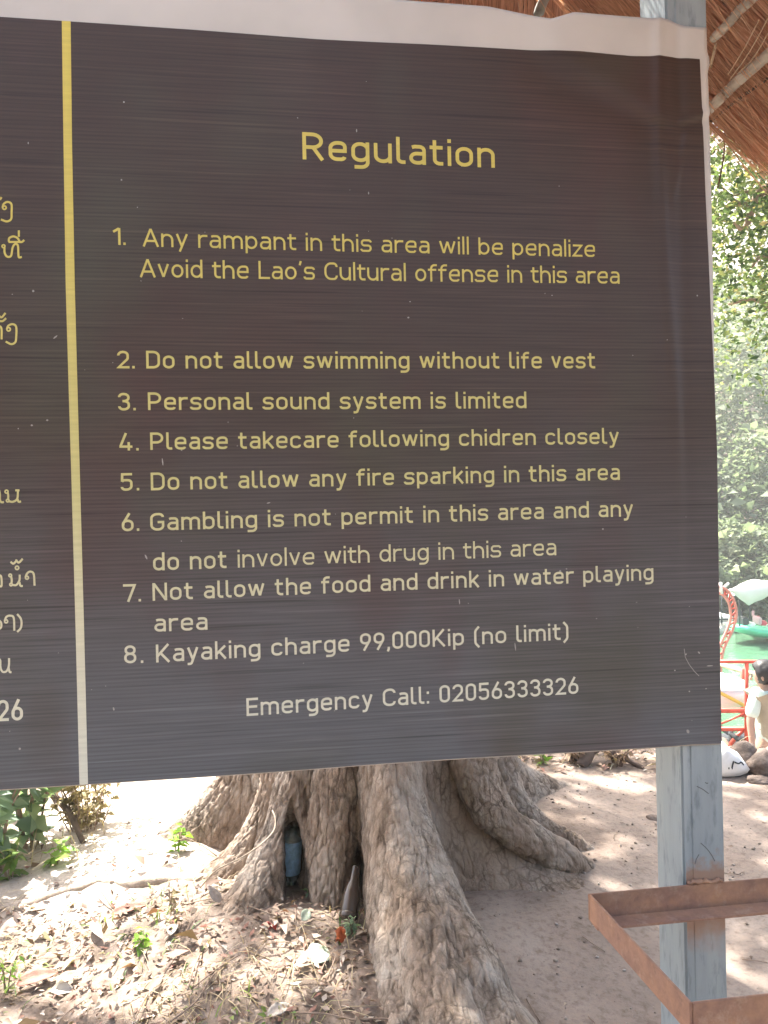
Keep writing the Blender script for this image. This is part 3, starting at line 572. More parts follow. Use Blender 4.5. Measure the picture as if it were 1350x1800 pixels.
def stroke_mesh(pts, hw, closed):
    P = [np.array(p, float) for p in pts]; Q = [P[0]]
    for p in P[1:]:
        if np.linalg.norm(p - Q[-1]) > 1e-5: Q.append(p)
    if closed and np.linalg.norm(Q[0] - Q[-1]) < 1e-5: Q.pop()
    n = len(Q); V = []
    for i in range(n):
        t0 = unit(Q[i] - Q[i - 1]) if (i or closed) else None; t1 = unit(Q[(i + 1) % n] - Q[i]) if (i < n - 1 or closed) else None
        t0 = t1 if t0 is None else t0; t1 = t0 if t1 is None else t1
        n0, n1 = np.array([-t0[1], t0[0]]), np.array([-t1[1], t1[0]]); m = unit(n0 + n1); k = min(1 / max(float(m @ n0), .35), 2.2)
        V += [Q[i] + m * hw * k, Q[i] - m * hw * k]
    F = [(2 * i + 1, 2 * ((i + 1) % n) + 1, 2 * ((i + 1) % n), 2 * i) for i in range(n if closed else n - 1)]
    return V, F
def emit(mb, V2, F, base, dirx, cap, layer):
    V = []
    for x, y in V2:
        s = base[0] + dirx[0] * x * cap; z = base[1] + dirx[1] * x * cap + y * cap
        V.append((s, -(float(disp(s, z)) + layer), z))
    mb.add(V, F)
def din(text, p0, p1, cap_px, name='lettering', weight=1.0):
    GLY = GLY_H if weight < 1 else GLY_D
    a, c = P2S(*p0), P2S(*p1); cap = P2S(p0[0], p0[1] - cap_px)[1] - a[1]; Ln = np.linalg.norm(c - a); dx = (c - a) / Ln
    ws = [GLY[ch][0] if ch != ' ' else .26 for ch in text]; nat = sum(ws); gaps = len(text) - 1
    e = 0.125 if weight == 1.0 else 0.075; ex = 1.0 if weight == 1.0 else 1.42; sx = (Ln / cap - e * gaps) / nat
    if sx > 1.34: sx = 1.34; e = (Ln / cap - nat * sx) / gaps
    mb = MB(); x = 0; lay = 0.0012; k = 0
    for ch, w in zip(text, ws):
        if ch != ' ':
            for kind, pts in GLY[ch][1]:
                q = [(fx / ex, fy) for fx, fy in _fillet([(pt[0] * ex, pt[1]) + ((pt[2] * 1.45,) if len(pt) > 2 and ex > 1 else tuple(pt[2:])) for pt in pts], kind == 'c')]; V, F = stroke_mesh([((px - 0) * sx, py) for px, py in q], HW * weight, kind == 'c')
                emit(mb, [(x + vx, vy) for vx, vy in V], F, a, dx, cap, lay + 0.00006 * (k % 3)); k += 1
        x += w * sx + e
    return mb.build(name, mink, sign, smooth=False)
def face(text, p0, p1, cap_px): return din(text, p0, p1, cap_px, 'lettering', 0.84)
din('Regulation', (531, 280), (871, 295), 48)
din('1.', (200, 431), (222, 431.6), 30); face('Any rampant in this area will be penalize', (251, 434), (1047, 452), 32)
face('Avoid the Lao\u2019s Cultural offense in this area', (246, 488), (1090, 499), 32.5)
din('2.', (206, 648), (238, 648), 31); din('Do not allow swimming without life vest', (257, 648), (1047, 647.5), 31)
din('3.', (207.5, 722), (240, 721.5), 31); din('Personal sound system is limited', (260, 721), (926, 717.5), 31)
din('4.', (210, 792), (245, 792), 30.5); din('Please takecare following chidren closely', (264, 791), (1088, 780), 30.5)
din('5.', (212, 863), (246, 862), 31); din('Do not allow any fire sparking in this area', (265, 862), (1090, 843.5), 31)
din('6.', (214, 934), (246, 933), 31.5); din('Gambling is not permit in this area and any', (264, 933), (1113, 907.5), 31)
din('do not', (269, 1003), (399, 998.5), 31.5); face('involve with drug in this area', (417, 998), (979, 976), 31.5)
din('7.', (217, 1058), (249, 1057), 31); din('Not allow the food and drink in water playing', (268, 1056), (1149, 1019.5), 31)
din('area', (271, 1110.5), (365.5, 1107), 31)
din('8.', (218, 1166), (253, 1165), 31.5); din('Kayaking charge 99,000Kip (no limit)', (274, 1164.5), (1000, 1124), 31.5)
din('Emergency Call: 02056333326', (433, 1259), (1017, 1219), 31.5)
din('02056333326', (-235, 1280), (41, 1265.5), 38)
# Lao line ends at the left edge of the picture (pixel sketch of each stroke, laid on the sheet)
def lao(strokes, k, oy, th_):
    mb = MB(); q = 0
    for st in strokes:
        if st[0] == 'o':
            _, cx_, cy_, r = st; pts = [(cx_ + r * math.cos(t), cy_ + r * math.sin(t)) for t in np.linspace(0, 2 * math.pi, 15)[:-1]]; cl = True
        else: pts = spline(st[1], 5 * len(st[1])) if st[0] == 's' else st[1]; cl = False
        V, F = stroke_mesh(pts, th_ * (0.75 if st[0] == 'o' else 1.0), cl); VV = []
        for x, y in V:
            s, z = P2S(x / k, y / k + oy); VV.append((s, -(float(disp(s, z)) + 0.0012 + 0.00006 * (q % 3)), z))
        mb.add(VV, F); q += 1
    return mb.build('lettering', mink, sign, smooth=False)
lao([('o', 30, 128, 11), ('s', [(18, 128), (26, 104), (50, 92), (74, 106), (75, 160), (72, 200), (45, 215), (8, 203)]), ('s', [(-12, 68), (2, 75), (12, 62)]), ('s', [(-90, 205), (-60, 215), (-50, 150), (-40, 100), (-20, 110), (-18, 215)])], 3.6, 330, 6.4)
lao([('o', 24, 372, 9), ('s', [(30, 380), (32, 415), (48, 438), (72, 432), (82, 380), (98, 358), (115, 368), (118, 420), (122, 442), (140, 440)]), ('s', [(58, 344), (60, 322), (85, 310), (112, 320), (126, 342)]), ('l', [(56, 345), (128, 345)]), ('s', [(126, 345), (140, 345), (155, 333)]), ('l', [(121, 272), (121, 312)])], 3.6, 330, 6.4)
lao([('s', [(-5, 812), (14, 822), (38, 795)]), ('s', [(-5, 845), (20, 846), (42, 828)]), ('s', [(-12, 890), (4, 880), (14, 900), (14, 962)]), ('o', 58, 898, 11), ('s', [(47, 895), (58, 874), (85, 866), (106, 884), (106, 950), (100, 980), (75, 992), (40, 976)])], 3.6, 330, 6.4)
lao([('s', [(-30, 190), (-8, 180), (2, 200), (3, 235), (10, 248), (24, 248)]), ('o', 38, 193, 8), ('s', [(44, 197), (47, 215), (46, 238)]), ('o', 44, 240, 7), ('s', [(52, 244), (72, 246), (94, 230), (98, 186)]), ('l', [(84, 186), (106, 186)]), ('s', [(95, 232), (102, 246), (114, 244)])], 3.0, 800, 5.4)
lao([('s', [(-8, 632), (8, 640), (10, 688), (-6, 690)]), ('o', 56, 634, 7), ('s', [(61, 640), (64, 660), (62, 680)]), ('o', 60, 682, 6.5), ('s', [(68, 684), (88, 684), (104, 660), (106, 630)]), ('s', [(104, 668), (110, 688), (122, 690)]), ('o', 92, 594, 9), ('s', [(58, 562), (72, 572), (86, 560), (90, 550)]), ('s', [(90, 558), (102, 566), (122, 546)]), ('o', 144, 646, 8), ('s', [(136, 644), (146, 622), (164, 614), (180, 628), (184, 688)])], 3.0, 800, 5.4)
lao([('s', [(-12, 868), (6, 880), (8, 905), (-4, 918)]), ('o', 34, 876, 8), ('s', [(26, 874), (36, 852), (56, 846), (74, 858), (77, 925)]), ('s', [(92, 838), (110, 860), (115, 885), (110, 912), (92, 932)])], 3.0, 800, 5.4)
lao([('s', [(-12, 1078), (2, 1080), (4, 1120), (16, 1142), (36, 1138), (48, 1110), (49, 1070)]), ('s', [(47, 1120), (52, 1142), (62, 1144)])], 3.0, 800, 5.4)
# divider stripe
dl = [(109, 37.5), (112, 250), (116, 500), (126, 830), (133, 1100), (140, 1379)]; dr = [(124.5, 38), (127, 250), (132, 500), (141, 830), (148, 1100), (155, 1378)]
L_, R_ = np.array([P2S(*p) for p in dl]), np.array([P2S(*p) for p in dr]); zz_ = np.linspace(0, 1, 60); V = []
for t in zz_:
    for A in (L_, R_):
        z = A[0, 1] + (A[-1, 1] - A[0, 1]) * t; s = np.interp(z, A[::-1, 1], A[::-1, 0]); V.append((s, -(float(disp(s, z)) + 0.0012), z))
link('divider_stripe', mesh_np('divider_stripe', V, [(2 * i, 2 * i + 2, 2 * i + 3, 2 * i + 1) for i in range(59)]), mink, sign)
# specks and scuffs stuck to the sheet
mspk = simple('pale_speck', (0.27, 0.255, 0.235), 0.8, 0.2)
mb = MB()
def fleck(u, v, l, w, ang):
    a = P2S(u, v); k = 1 / 1350 * 1.35; t = np.array([math.cos(ang), math.sin(ang)]); n = np.array([-t[1], t[0]])
    V = []
    for i, (p, q) in enumerate(((-.5, 0), (-.2, .5), (.3, .4), (.5, -.1), (.1, -.5), (-.3, -.4))):
        s, z = a + t * l * k * p + n * w * k * q; V.append((s, -(float(disp(s, z)) + 0.0009), z))
    mb.add(V, [(0, 5, 4, 3, 2, 1)])
for u, v, l, w, a in ((627, 229, 2, 6, 0), (1205, 1150, 5, 3, .4), (1211, 1215, 3.5, 3, 0), (1240, 1210, 4, 2, .4), (1228, 1147, 6, 3, -.8), (1247, 1170, 14, 2, 0), (906, 1137, 2.5, 15, .1), (718, 558, 4, 3, 0), (721, 530, 3, 2, 0), (59, 512, 4, 4, 0), (98, 593, 9, 2.5, .7), (84, 739, 4, 3, 0), (57, 748, 4, 3, 0), (257, 979, 3, 9, .4), (985, 1004, 4, 4, 0), (996, 1000, 3, 2, 0), (808, 1058, 2, 10, .1), (286, 812, 2, 13, .1), (472, 884, 7, 2, .2), (1208, 1285, 6, 8, .5), (1185, 1178, 3, 3, 0), (1060, 930, 3, 3, 0), (200, 1246, 3, 6, .2), (35, 1316, 4, 4, 0), (214, 317, 3, 3, 0), (218, 180, 3, 3, 0), (50, 252, 2, 4, 0), (648, 339, 2, 5, 0), (1225, 520, 3, 3, 0)):
    fleck(u, v, l, w, a)
for i in range(45): fleck(random.uniform(0, 1230), random.uniform(120, 1320), random.uniform(1, 2.4), random.uniform(1, 2.2), random.uniform(0, 3))
P_ = [P2S(*p) for p in ((1202, 1140), (1204, 1155), (1211, 1168), (1220, 1180), (1228, 1188))]
for p, q in zip(P_[:-1], P_[1:]):
    n = unit(np.array([-(q - p)[1], (q - p)[0]])) * .001
    mb.add([(s, -(float(disp(s, z)) + .0009), z) for s, z in (p - n * .55, q - n * .55, q + n * .55, p + n * .55)], [(0, 1, 2, 3)])
mb.build('speck', mspk, sign, smooth=False)['kind'] = 'stuff'

# posts and back frame: pale blue-grey galvanised steel
mgal, nt, b = newmat('galvanised_steel')
f = noise(nt, 2.5, 5, 0.6, mscale=(9, 9, 0.7)); f2 = noise(nt, 26, 5, 0.65, mscale=(2.2, 2.2, 0.5))
cg = ramp(nt, [(0.3, (0.225, 0.265, 0.288)), (0.5, (0.27, 0.315, 0.338)), (0.7, (0.315, 0.358, 0.372))], f)
cg = mixc(nt, cg, ramp(nt, [(0.34, (0.55, 0.58, 0.6)), (0.46, (1, 1, 1)), (0.68, (1.05, 1.05, 1.05)), (0.78, (1.5, 1.48, 1.42))], f2), 0.7, 'MULTIPLY')
ZR = P2S(1204, 1545)[1]
tc = nt.nodes.new('ShaderNodeTexCoord'); sp = nt.nodes.new('ShaderNodeSeparateXYZ'); nt.links.new(tc.outputs['Object'], sp.inputs[0])
nz = noise(nt, 30, 4, 0.6); ma = nt.nodes.new('ShaderNodeMath'); ma.operation = 'MULTIPLY_ADD'; ma.inputs[1].default_value = 0.09; nt.links.new(nz, ma.inputs[0]); nt.links.new(sp.outputs['Z'], ma.inputs[2])
rr = nt.nodes.new('ShaderNodeMapRange'); rr.inputs[1].default_value = ZR + 0.045 + 0.012; rr.inputs[2].default_value = ZR + 0.045 + 0.035; rr.inputs[3].default_value = 0.75; rr.inputs[4].default_value = 0; nt.links.new(ma.outputs[0], rr.inputs[0])
rl = nt.nodes.new('ShaderNodeMapRange'); rl.inputs[1].default_value = ZR - 0.10; rl.inputs[2].default_value = ZR - 0.04; nt.links.new(ma.outputs[0], rl.inputs[0])
xs = nt.nodes.new('ShaderNodeMath'); xs.operation = 'GREATER_THAN'; xs.inputs[1].default_value = POST_L + 0.002; nt.links.new(sp.outputs['X'], xs.inputs[0])
mu = nt.nodes.new('ShaderNodeMath'); mu.operation = 'MULTIPLY'; nt.links.new(rr.outputs[0], mu.inputs[0]); nt.links.new(rl.outputs[0], mu.inputs[1])
mu2 = nt.nodes.new('ShaderNodeMath'); mu2.operation = 'MULTIPLY'; nt.links.new(mu.outputs[0], mu2.inputs[0]); nt.links.new(xs.outputs[0], mu2.inputs[1])
cg = mixc(nt, cg, (0.30, 0.155, 0.085), mu2.outputs[0])
nt.links.new(cg, b.inputs['Base Color']); b.inputs['Metallic'].default_value = 0.25; b.inputs['Roughness'].default_value = 0.5
bump(nt, b, f2, 0.15, 0.002)
def post(sl_, sr_, name='post'):
    d = 0.098; y0 = 0.006; z0, z1 = -0.3, 2.95; mb = MB(); w = sr_ - sl_; sm = sl_ + w * 0.20
    t = 0.003
    # two lipped channels lapped into one box section, with the seam step on the front
    mb.box(((sl_ + sm) / 2 + .002, y0 + 0.0006, (z0 + z1) / 2), (sm - sl_ + .004, t, z1 - z0)); mb.box(((sm + sr_) / 2 + 0.0005, y0 - 0.001, (z0 + z1) / 2), (sr_ - sm, t, z1 - z0))
    mb.box((sl_ - t / 2, y0 + d / 2 + .001, (z0 + z1) / 2), (t, d, z1 - z0)); mb.box((sr_ + t / 2 + .0005, y0 + d / 2, (z0 + z1) / 2), (t, d, z1 - z0)); mb.box(((sl_ + sr_) / 2, y0 + d, (z0 + z1) / 2), (w - .002, t, z1 - z0))
    return mb.build(name, mgal, sign, smooth=False, bevel=0.0009)
post(POST_L, POST_R)
post(2 * S_DIV - POST_R, 2 * S_DIV - POST_L)
mb = MB()
for z in (1.12, 1.72, 2.36): mb.box((S_DIV, 0.025, z), (POST_L - (2 * S_DIV - POST_L) - 0.01, 0.03, 0.03))
mb.build('back_rail', mgal, sign, smooth=False, bevel=0.002)
# scratches on the post
mscr = simple('dark_scratch', (0.10, 0.11, 0.115), 0.8, 0.2)
for pts in ([(1226, 1383), (1236, 1388), (1247, 1396)], [(1241, 1376), (1244, 1378), (1246, 1377)], [(1233, 1483), (1243, 1492), (1252, 1504), (1258, 1515)], [(1230, 1503), (1225, 1512), (1223, 1520)]):
    q = spline([P2S(*p) for p in pts], 9); V, F = stroke_mesh(q, 0.0008, False); mb = MB(); mb.add([(s, 0.0026, z) for s, z in V], F); mb.build('scratch', mscr, sign, smooth=False)
# rusty angle-iron tray frame welded to the post
mrust, nt, b = newmat('rusty_iron')
f = noise(nt, 7, 6, 0.65); f2 = noise(nt, 60, 5, 0.7)
cr_ = ramp(nt, [(0.28, (0.17, 0.095, 0.068)), (0.45, (0.25, 0.14, 0.098)), (0.6, (0.32, 0.175, 0.105)), (0.75, (0.43, 0.24, 0.125))], f)
cr_ = mixc(nt, cr_, ramp(nt, [(0.3, (0.7, 0.68, 0.68)), (0.7, (1.15, 1.15, 1.15))], f2), 0.7, 'MULTIPLY')
f3 = noise(nt, 26, 6, .75); cr_ = mixc(nt, cr_, (.40, .29, .215), ramp(nt, [(.54, (0, 0, 0)), (.70, (.6, .6, .6))], f3)); cr_ = mixc(nt, cr_, (.10, .058, .045), ramp(nt, [(.26, (.8, .8, .8)), (.40, (0, 0, 0))], f3))
cr_ = mixc(nt, cr_, (.42, .20, .085), ramp(nt, [(.58, (0, 0, 0)), (.70, (.8, .8, .8))], noise(nt, 5, 4, .6)))
nt.links.new(cr_, b.inputs['Base Color']); b.inputs['Roughness'].default_value = 0.75; b.inputs['Metallic'].default_value = 0.1; bump(nt, b, f2, 0.25, 0.002)
rf = bpy.data.objects.new('tray_frame', None); COL.objects.link(rf); rf.parent = sign; rf['label'] = 'rusty angle iron tray frame welded to the post'
def to_local(p): q = np.array(p) - SO; return np.array([q @ E1, q @ NB, q[2]])
zt = P2S(1036, 1571)[1]; sL = P2S(1034, 1571)[0]
near = on_z(1213, 1764, zt); nl = to_local(near); depth = -nl[1]; H_ = 0.047; FL = 0.040; t = 0.004; LEN = 0.62
shift = (nl[0] - sL) / depth
def rail(name, V8): 
    mb = MB(); mb.add(V8, [(0, 1, 3, 2), (4, 6, 7, 5), (0, 4, 5, 1), (2, 3, 7, 6), (0, 2, 6, 4), (1, 5, 7, 3)]); return mb
def lrail(p, q, inward, name):
    """vertical flange from p to q (outer top edge), horizontal flange at its foot pointing inward"""
    p, q, i = np.array(p), np.array(q), np.array(inward); ax = unit(q - p); mb = MB(); z = np.array([0, 0, 1.0]); Ln = np.linalg.norm(q - p)
    c = (p + q) / 2; mb.box(c - z * H_ / 2 + i * t / 2, (Ln, t, H_), (ax, i, z)); mb.box(c - z * (H_ - t / 2) + i * (t + (FL - t) / 2), (Ln, FL - t, t), (ax, i, z))
    o = mb.build(name, mrust, rf, smooth=False, bevel=0.0008); return o
yb_ = 0.0015
bx = unit(np.array([shift, -1.0, 0])); inx = np.array([-bx[1], bx[0], 0])
lrail((sL, yb_, zt), (sL + LEN, yb_, zt), (0, -1, 0), 'rail')
pL = np.array([sL, yb_ - 0.0005, zt + 0.0006]); qL = pL + bx * (depth / abs(bx[1]))
lrail(pL + bx * .0045, qL, inx, 'rail')
pR = np.array([sL + LEN, yb_ - .0005, zt + 0.0006]); lrail(pR + bx * .0045, pR + bx * (depth / abs(bx[1])), -inx, 'rail')
lrail((qL[0] + .0045, qL[1], zt - .0004), (pR[0] + shift * depth - .0045, qL[1], zt - .0004), (0, 1, 0), 'rail')
mb = MB()
wp = [(POST_L + 0.004 + (POST_R - POST_L - .008) * k / 16, yb_ - 0.001 + random.uniform(-.001, .001), zt + .002 + random.uniform(-.0015, .004)) for k in range(17)]
mb.tube(wp, [0.0035 + random.uniform(-.001, .002) for _ in wp], 7); mb.build('weld_bead', mrust, rf)

# ------------------------------------------------------------------ thatched shelter roof behind the sign
mth, nt, b = newmat('thatch')
a = nt.nodes.new('ShaderNodeAttribute'); a.attribute_name = 'tint'
ct = ramp(nt, [(0, (0.28, 0.16, 0.10)), (0.35, (0.50, 0.31, 0.20)), (0.7, (0.64, 0.42, 0.28)), (0.93, (0.72, 0.53, 0.38)), (1, (0.78, 0.66, 0.52))], a.outputs['Fac'])
nt.links.new(ct, b.inputs['Base Color']); b.inputs['Roughness'].default_value = 0.8
tr = nt.nodes.new('ShaderNodeBsdfTranslucent'); nt.links.new(mixc(nt, ct, (1.3, 0.98, 0.78), 1.0, 'MULTIPLY'), tr.inputs['Color'])
mx = nt.nodes.new('ShaderNodeMixShader'); mx.inputs[0].default_value = 0.5; nt.links.new(b.outputs[0], mx.inputs[1]); nt.links.new(tr.outputs[0], mx.inputs[2]); nt.links.new(mx.outputs[0], nt.nodes['Material Output'].inputs['Surface'])
roof = empty('thatched_roof', (0.2, 2.0, 2.2)); tag(roof, 'brown grass thatched roof with pole rafters above and behind the sign', 'roof')
def strands(P, D, L, wd, nrm, tint):
    n = len(P); L = L[:, None]; wd = wd[:, None]; s = unit(np.cross(D, nrm)); sag = np.array([0, 0, -1.0]) * L * 0.03
    m = P + D * L * .5 + sag; e = P + D * L
    V = np.stack([P - s * wd, P + s * wd, m - s * wd, m + s * wd, e - s * wd * .3, e + s * wd * .3], 1).reshape(-1, 3); k = np.arange(n)[:, None] * 6
    return V, np.concatenate([k + [[0, 1, 3, 2]], k + [[2, 3, 5, 4]]]), np.repeat(tint, 6)
def panel(name, ridge0, ridge1, d1, length, nst, nrm, seed, layers, back_cut):
    rng = np.random.default_rng(seed); ridge0, ridge1, d1 = np.array(ridge0, float), np.array(ridge1, float), unit(np.array(d1, float)); parts = []
    # backing slab of packed grass made of broad overlapping strips, above the strand layer
    nb_ = 80; a = rng.random(nb_)
    Pq = ridge0 + (ridge1 - ridge0) * a[:, None] + nrm * rng.uniform(.02, .05, nb_)[:, None]; ln = length * (1 - back_cut * (1 - a)) * rng.uniform(.66, .93, nb_)
    parts.append(strands(Pq, unit(d1 + rng.normal(size=(nb_, 3)) * .02), ln, np.full(nb_, .035), nrm, rng.random(nb_) * .45))
    a = rng.random(nst); q = rng.random(nst); full = length * (1 - back_cut * (1 - a))
    P = ridge0 + (ridge1 - ridge0) * a[:, None] + d1 * (q * (full - .12))[:, None] - nrm * rng.uniform(-.02, layers, nst)[:, None]
    D = unit(d1 + rng.normal(size=(nst, 3)) * .10); ln = np.minimum(rng.uniform(.15, .42, nst), (full * (1.04 + .10 * rng.random(nst)) - q * (full - .12)))
    parts.append(strands(P, D, ln, rng.uniform(.0009, .0023, nst), nrm, np.clip(rng.beta(2, 2, nst) * 1.05, 0, 1)))
    V, F, t = merge(parts); o = link(name, mesh_np(name, V, F, t), mth, None, False); child_local(o, roof)
YB = 2.2
e0 = at(1250, 222, YB); sl_ = -0.93
ridge_x = 0.30; ridge_z = e0[2] + sl_ * (ridge_x - e0[0])
eave = at(1322, 292, YB); Lr = math.hypot(eave[0] - ridge_x, ridge_z - eave[2]) + .02
n_r = unit(np.array([0.93, 0, 1.0])); n_l = unit(np.array([-0.93, 0, 1.0]))
panel('thatch', (ridge_x, YB + .0, ridge_z), (ridge_x, 0.55, ridge_z), (1, -0.05, sl_), Lr, 19000, n_r, 3, .03, 0.0)  # carried forward out of view, added to shade post and sign top
panel('thatch', (ridge_x, YB + .5, ridge_z), (ridge_x, 1.42, ridge_z), (-1, 0, sl_), 1.9, 9000, n_l, 4, .03, 0.0)
panel('thatch', (ridge_x - .25, YB + .3, ridge_z - .03), (ridge_x + .26, YB + .02, ridge_z - .12), (.12, .75, -.8), 0.75, 6000, unit(np.array([0, .8, .75])), 5, .03, 0.0)
mpole = simple('weathered_pole', (0.40, 0.345, 0.29), 0.8, 0.3, 14, mscale=(1, 1, 1), bmp=0.4)
mstick = simple('dark_stick', (0.11, 0.07, 0.045), 0.85, 0.3, 12)
def under(u, v, off):
    """point on the right panel's underside seen along a ray"""
    d = ray(u, v); p0 = np.array([ridge_x, YB, ridge_z]) - n_r * off; return EYE + d * (np.dot(p0 - EYE, n_r) / np.dot(d, n_r))
def pole_from(a, c, r, ext0, ext1, mat, name):
    a, c = np.array(a), np.array(c); d = c - a; mb = MB(); P = spline([a - d * ext0, a, a + d * .5 + [0, 0, .004], c, c + d * ext1], 20)
    mb.tube(P, r * (1 + .10 * vnoise(np.arange(20) * .6, 4.4, 0, 6)), 10); child_local(mb.build(name, mat), roof)
pole_from(under(1249, 190, .045), under(1350, 96, .045), .0135, .35, 1.2, mpole, 'rafter')
pole_from(under(1249, 214, .034), under(1350, 138, .034), .004, .3, 1.2, mstick, 'purlin')
pole_from(under(1283, 38, .045), under(1318, 2, .045), .011, .9, 1.5, mstick if False else mpole, 'rafter')
pole_from(at(1045, 24, 2.25), at(1066, -8, 2.2), .014, .3, 2, mpole, 'rafter')
mb = MB()
for (p, q, c) in (((1284, 138), (1352, 28), 6), ((1280, 130), (1334, 35), 4), ((1296, 130), (1352, 55), 8), ((1245, 118), (1259, 76), 2)):
    A, C = under(*p, .06), under(*q, .06); mb.tube(spline([A, (A + C) / 2 + [0, 0, -.006 * c / 4], C], 12), .0011, 5)
A = under(1249, 118, .05); C = under(1258, 78, .05); mb.tube(spline([A, (A + C) / 2, C], 8), .0035, 6)
child_local(mb.build('hanging_fibre', simple('fibre', (0.50, 0.37, 0.25), .8, .2)), roof)
mb = MB()
A = at(1275, 216, 2.17); C = at(1262, 330, 2.15); mb.tube(spline([A, (A + C) / 2 + [.006, 0, 0], C], 10), .0024, 5)
child_local(mb.build('hanging_stem', mstick), roof)
mb = MB()
for u0, v0 in ((944, 26), (950, 24)): mb.tube(spline([at(u0, v0, 2.2), at(u0 + 4, v0 - 14, 2.2), at(u0 + 16, v0 - 40, 2.2)], 8), .011, 7)
child_local(mb.build('roof_tie', simple('grey_tie', (.22, .22, .2), .8, .3, 20)), roof)
# roof's own back posts (bamboo), behind the sign's left half
mb = MB()
for x in (-1.35,): mb.tube(spline([(x, 2.35, -.1), (x + .02, 2.35, 1.2), (x, 2.35, ridge_z - 1.55)], 10), .035, 10)
child_local(mb.build('roof_post', mpole), roof)

# ------------------------------------------------------------------ ground cover: leaf litter, dry grass, weeds
def inside_tree(x, y, m=0.0):
    t = np.arctan2(y - TC[1], x - TC[0]); return np.hypot(x - TC[0], y - TC[1]) < tree_r(t, np.full_like(x, 0.04)) + m
def scatter(n, x0, x1, y0, y1, dens, seed):
    r = np.random.default_rng(seed); x = r.uniform(x0, x1, n); y = r.uniform(y0, y1, n); k = (r.random(n) < dens(x, y)) & ~inside_tree(x, y, -.02); return x[k], y[k]
mlit = leafmat('litter', [(0, (0.08, 0.055, 0.045)), (0.2, (0.18, 0.115, 0.085)), (0.45, (0.32, 0.23, 0.175)), (0.65, (0.42, 0.34, 0.28)), (0.75, (0.27, 0.12, 0.09)), (0.84, (0.24, 0.165, 0.13)), (0.93, (0.48, 0.41, 0.35)), (1, (0.55, 0.51, 0.46))], 0.15, .7)
left_d = lambda x, y: np.where((x < 0.12) & (y < 3.2), 0.95, 0.3) * np.where((y > 2.9) & (x > -1.6) & (x < -.7), .12, 1)
x, y = scatter(9500, -2.2, 0.15, 1.6, 3.7, left_d, 21)
n = len(x); r = np.random.default_rng(22)
P = np.stack([x, y, ground_h(x, y) + r.uniform(0.0, .022, n)], 1); D = np.stack([r.normal(size=n), r.normal(size=n), r.normal(size=n) * .22], 1)
parts = [leaves(P, r.uniform(.012, .042, n), .45, 1.2, r.uniform(-.3, .5, (n, 1)), r.random(n), D, r)]
x, y = scatter(170, -2.1, .1, 1.8, 3.3, left_d, 26); n = len(x)
P = np.stack([x, y, ground_h(x, y) + r.uniform(.004, .03, n)], 1); parts.append(leaves(P, r.uniform(.05, .095, n), r.uniform(.35, .6), 1.2, r.uniform(-.5, .6, (n, 1)), r.random(n), np.stack([r.normal(size=n), r.normal(size=n), r.normal(size=n) * .3], 1), r))
x, y = scatter(2600, .5, 3.0, 4.1, 5.2, lambda x, y: np.clip((y - 4.2) * 1.1, 0, 1), 23); n = len(x)
P = np.stack([x, y, ground_h(x, y) + r.uniform(0, .02, n)], 1); parts.append(leaves(P, r.uniform(.03, .08, n), .45, 1, .3, r.random(n), np.stack([r.normal(size=n), r.normal(size=n), r.normal(size=n) * .2], 1), r))
x, y = scatter(1300, .3, 3.0, 2.0, 4.4, lambda x, y: .5 + 0 * x, 24); n = len(x)
P = np.stack([x, y, ground_h(x, y) + .003], 1); parts.append(leaves(P, r.uniform(.004, .006, n) + .03 * r.random(n) ** 5, .5, 2, .2, r.random(n) * .75, np.stack([r.normal(size=n), r.normal(size=n), r.normal(size=n) * .1], 1), r))
x, y = scatter(260, -1.8, -.5, 3.0, 7.0, lambda x, y: .4 + 0 * x, 25); n = len(x)
P = np.stack([x, y, ground_h(x, y) + .003], 1); parts.append(leaves(P, r.uniform(.02, .05, n), .5, 2, .2, r.random(n) * .5, np.stack([r.normal(size=n), r.normal(size=n), r.normal(size=n) * .1], 1), r))
tag(leaf_obj('leaf_litter', parts, mlit), kind='stuff')
# dry grass blades and twigs
def blades(x, y, L, wd, lean, seed, tint):
    r = np.random.default_rng(seed); n = len(x); P = np.stack([x, y, ground_h(x, y) - .003], 1); a = r.random(n) * 2 * math.pi
    h = np.stack([np.cos(a), np.sin(a), np.zeros(n)], 1); L = L[:, None]; le = lean[:, None]; s = np.stack([-np.sin(a), np.cos(a), np.zeros(n)], 1) * wd[:, None]; u = np.array([0, 0, 1.0])
    q1 = P + (h * le + u * (1 - le)) * L * .45; q2 = q1 + (h * np.minimum(le * 1.6, 1.2) + u * (.75 - le)) * L * .35; q3 = q2 + (h * 1.0 + u * (.3 - le)) * L * .25
    g = ground_h(q3[:, 0], q3[:, 1]) + .002; q3[:, 2] = np.maximum(q3[:, 2], g); q2[:, 2] = np.maximum(q2[:, 2], g + .002)
    V = np.stack([P - s, P + s, q1 - s, q1 + s, q2 - s * .7, q2 + s * .7, q3 - s * .15, q3 + s * .15], 1).reshape(-1, 3); k = np.arange(n)[:, None] * 8
    return V, np.concatenate([k + [q_] for q_ in ([0, 1, 3], [0, 3, 2], [2, 3, 5], [2, 5, 4], [4, 5, 7], [4, 7, 6])]), np.repeat(tint, 8)
mdry = leafmat('dry_grass', [(0, (0.22, 0.15, 0.09)), (0.5, (0.40, 0.31, 0.2)), (0.9, (0.52, 0.44, 0.31)), (1, (0.3, 0.3, 0.12))], 0.25, .7)
cl = lambda x, y: np.clip(.25 + 1.0 * fbm(x * 3, y * 3, 0, 77, 2), 0, 1) * np.where((y > 2.95) & (x > -1.65) & (x < -.7), .12, 1)
x, y = scatter(9000, -2.2, .12, 1.6, 3.5, cl, 31); n = len(x); r = np.random.default_rng(32)
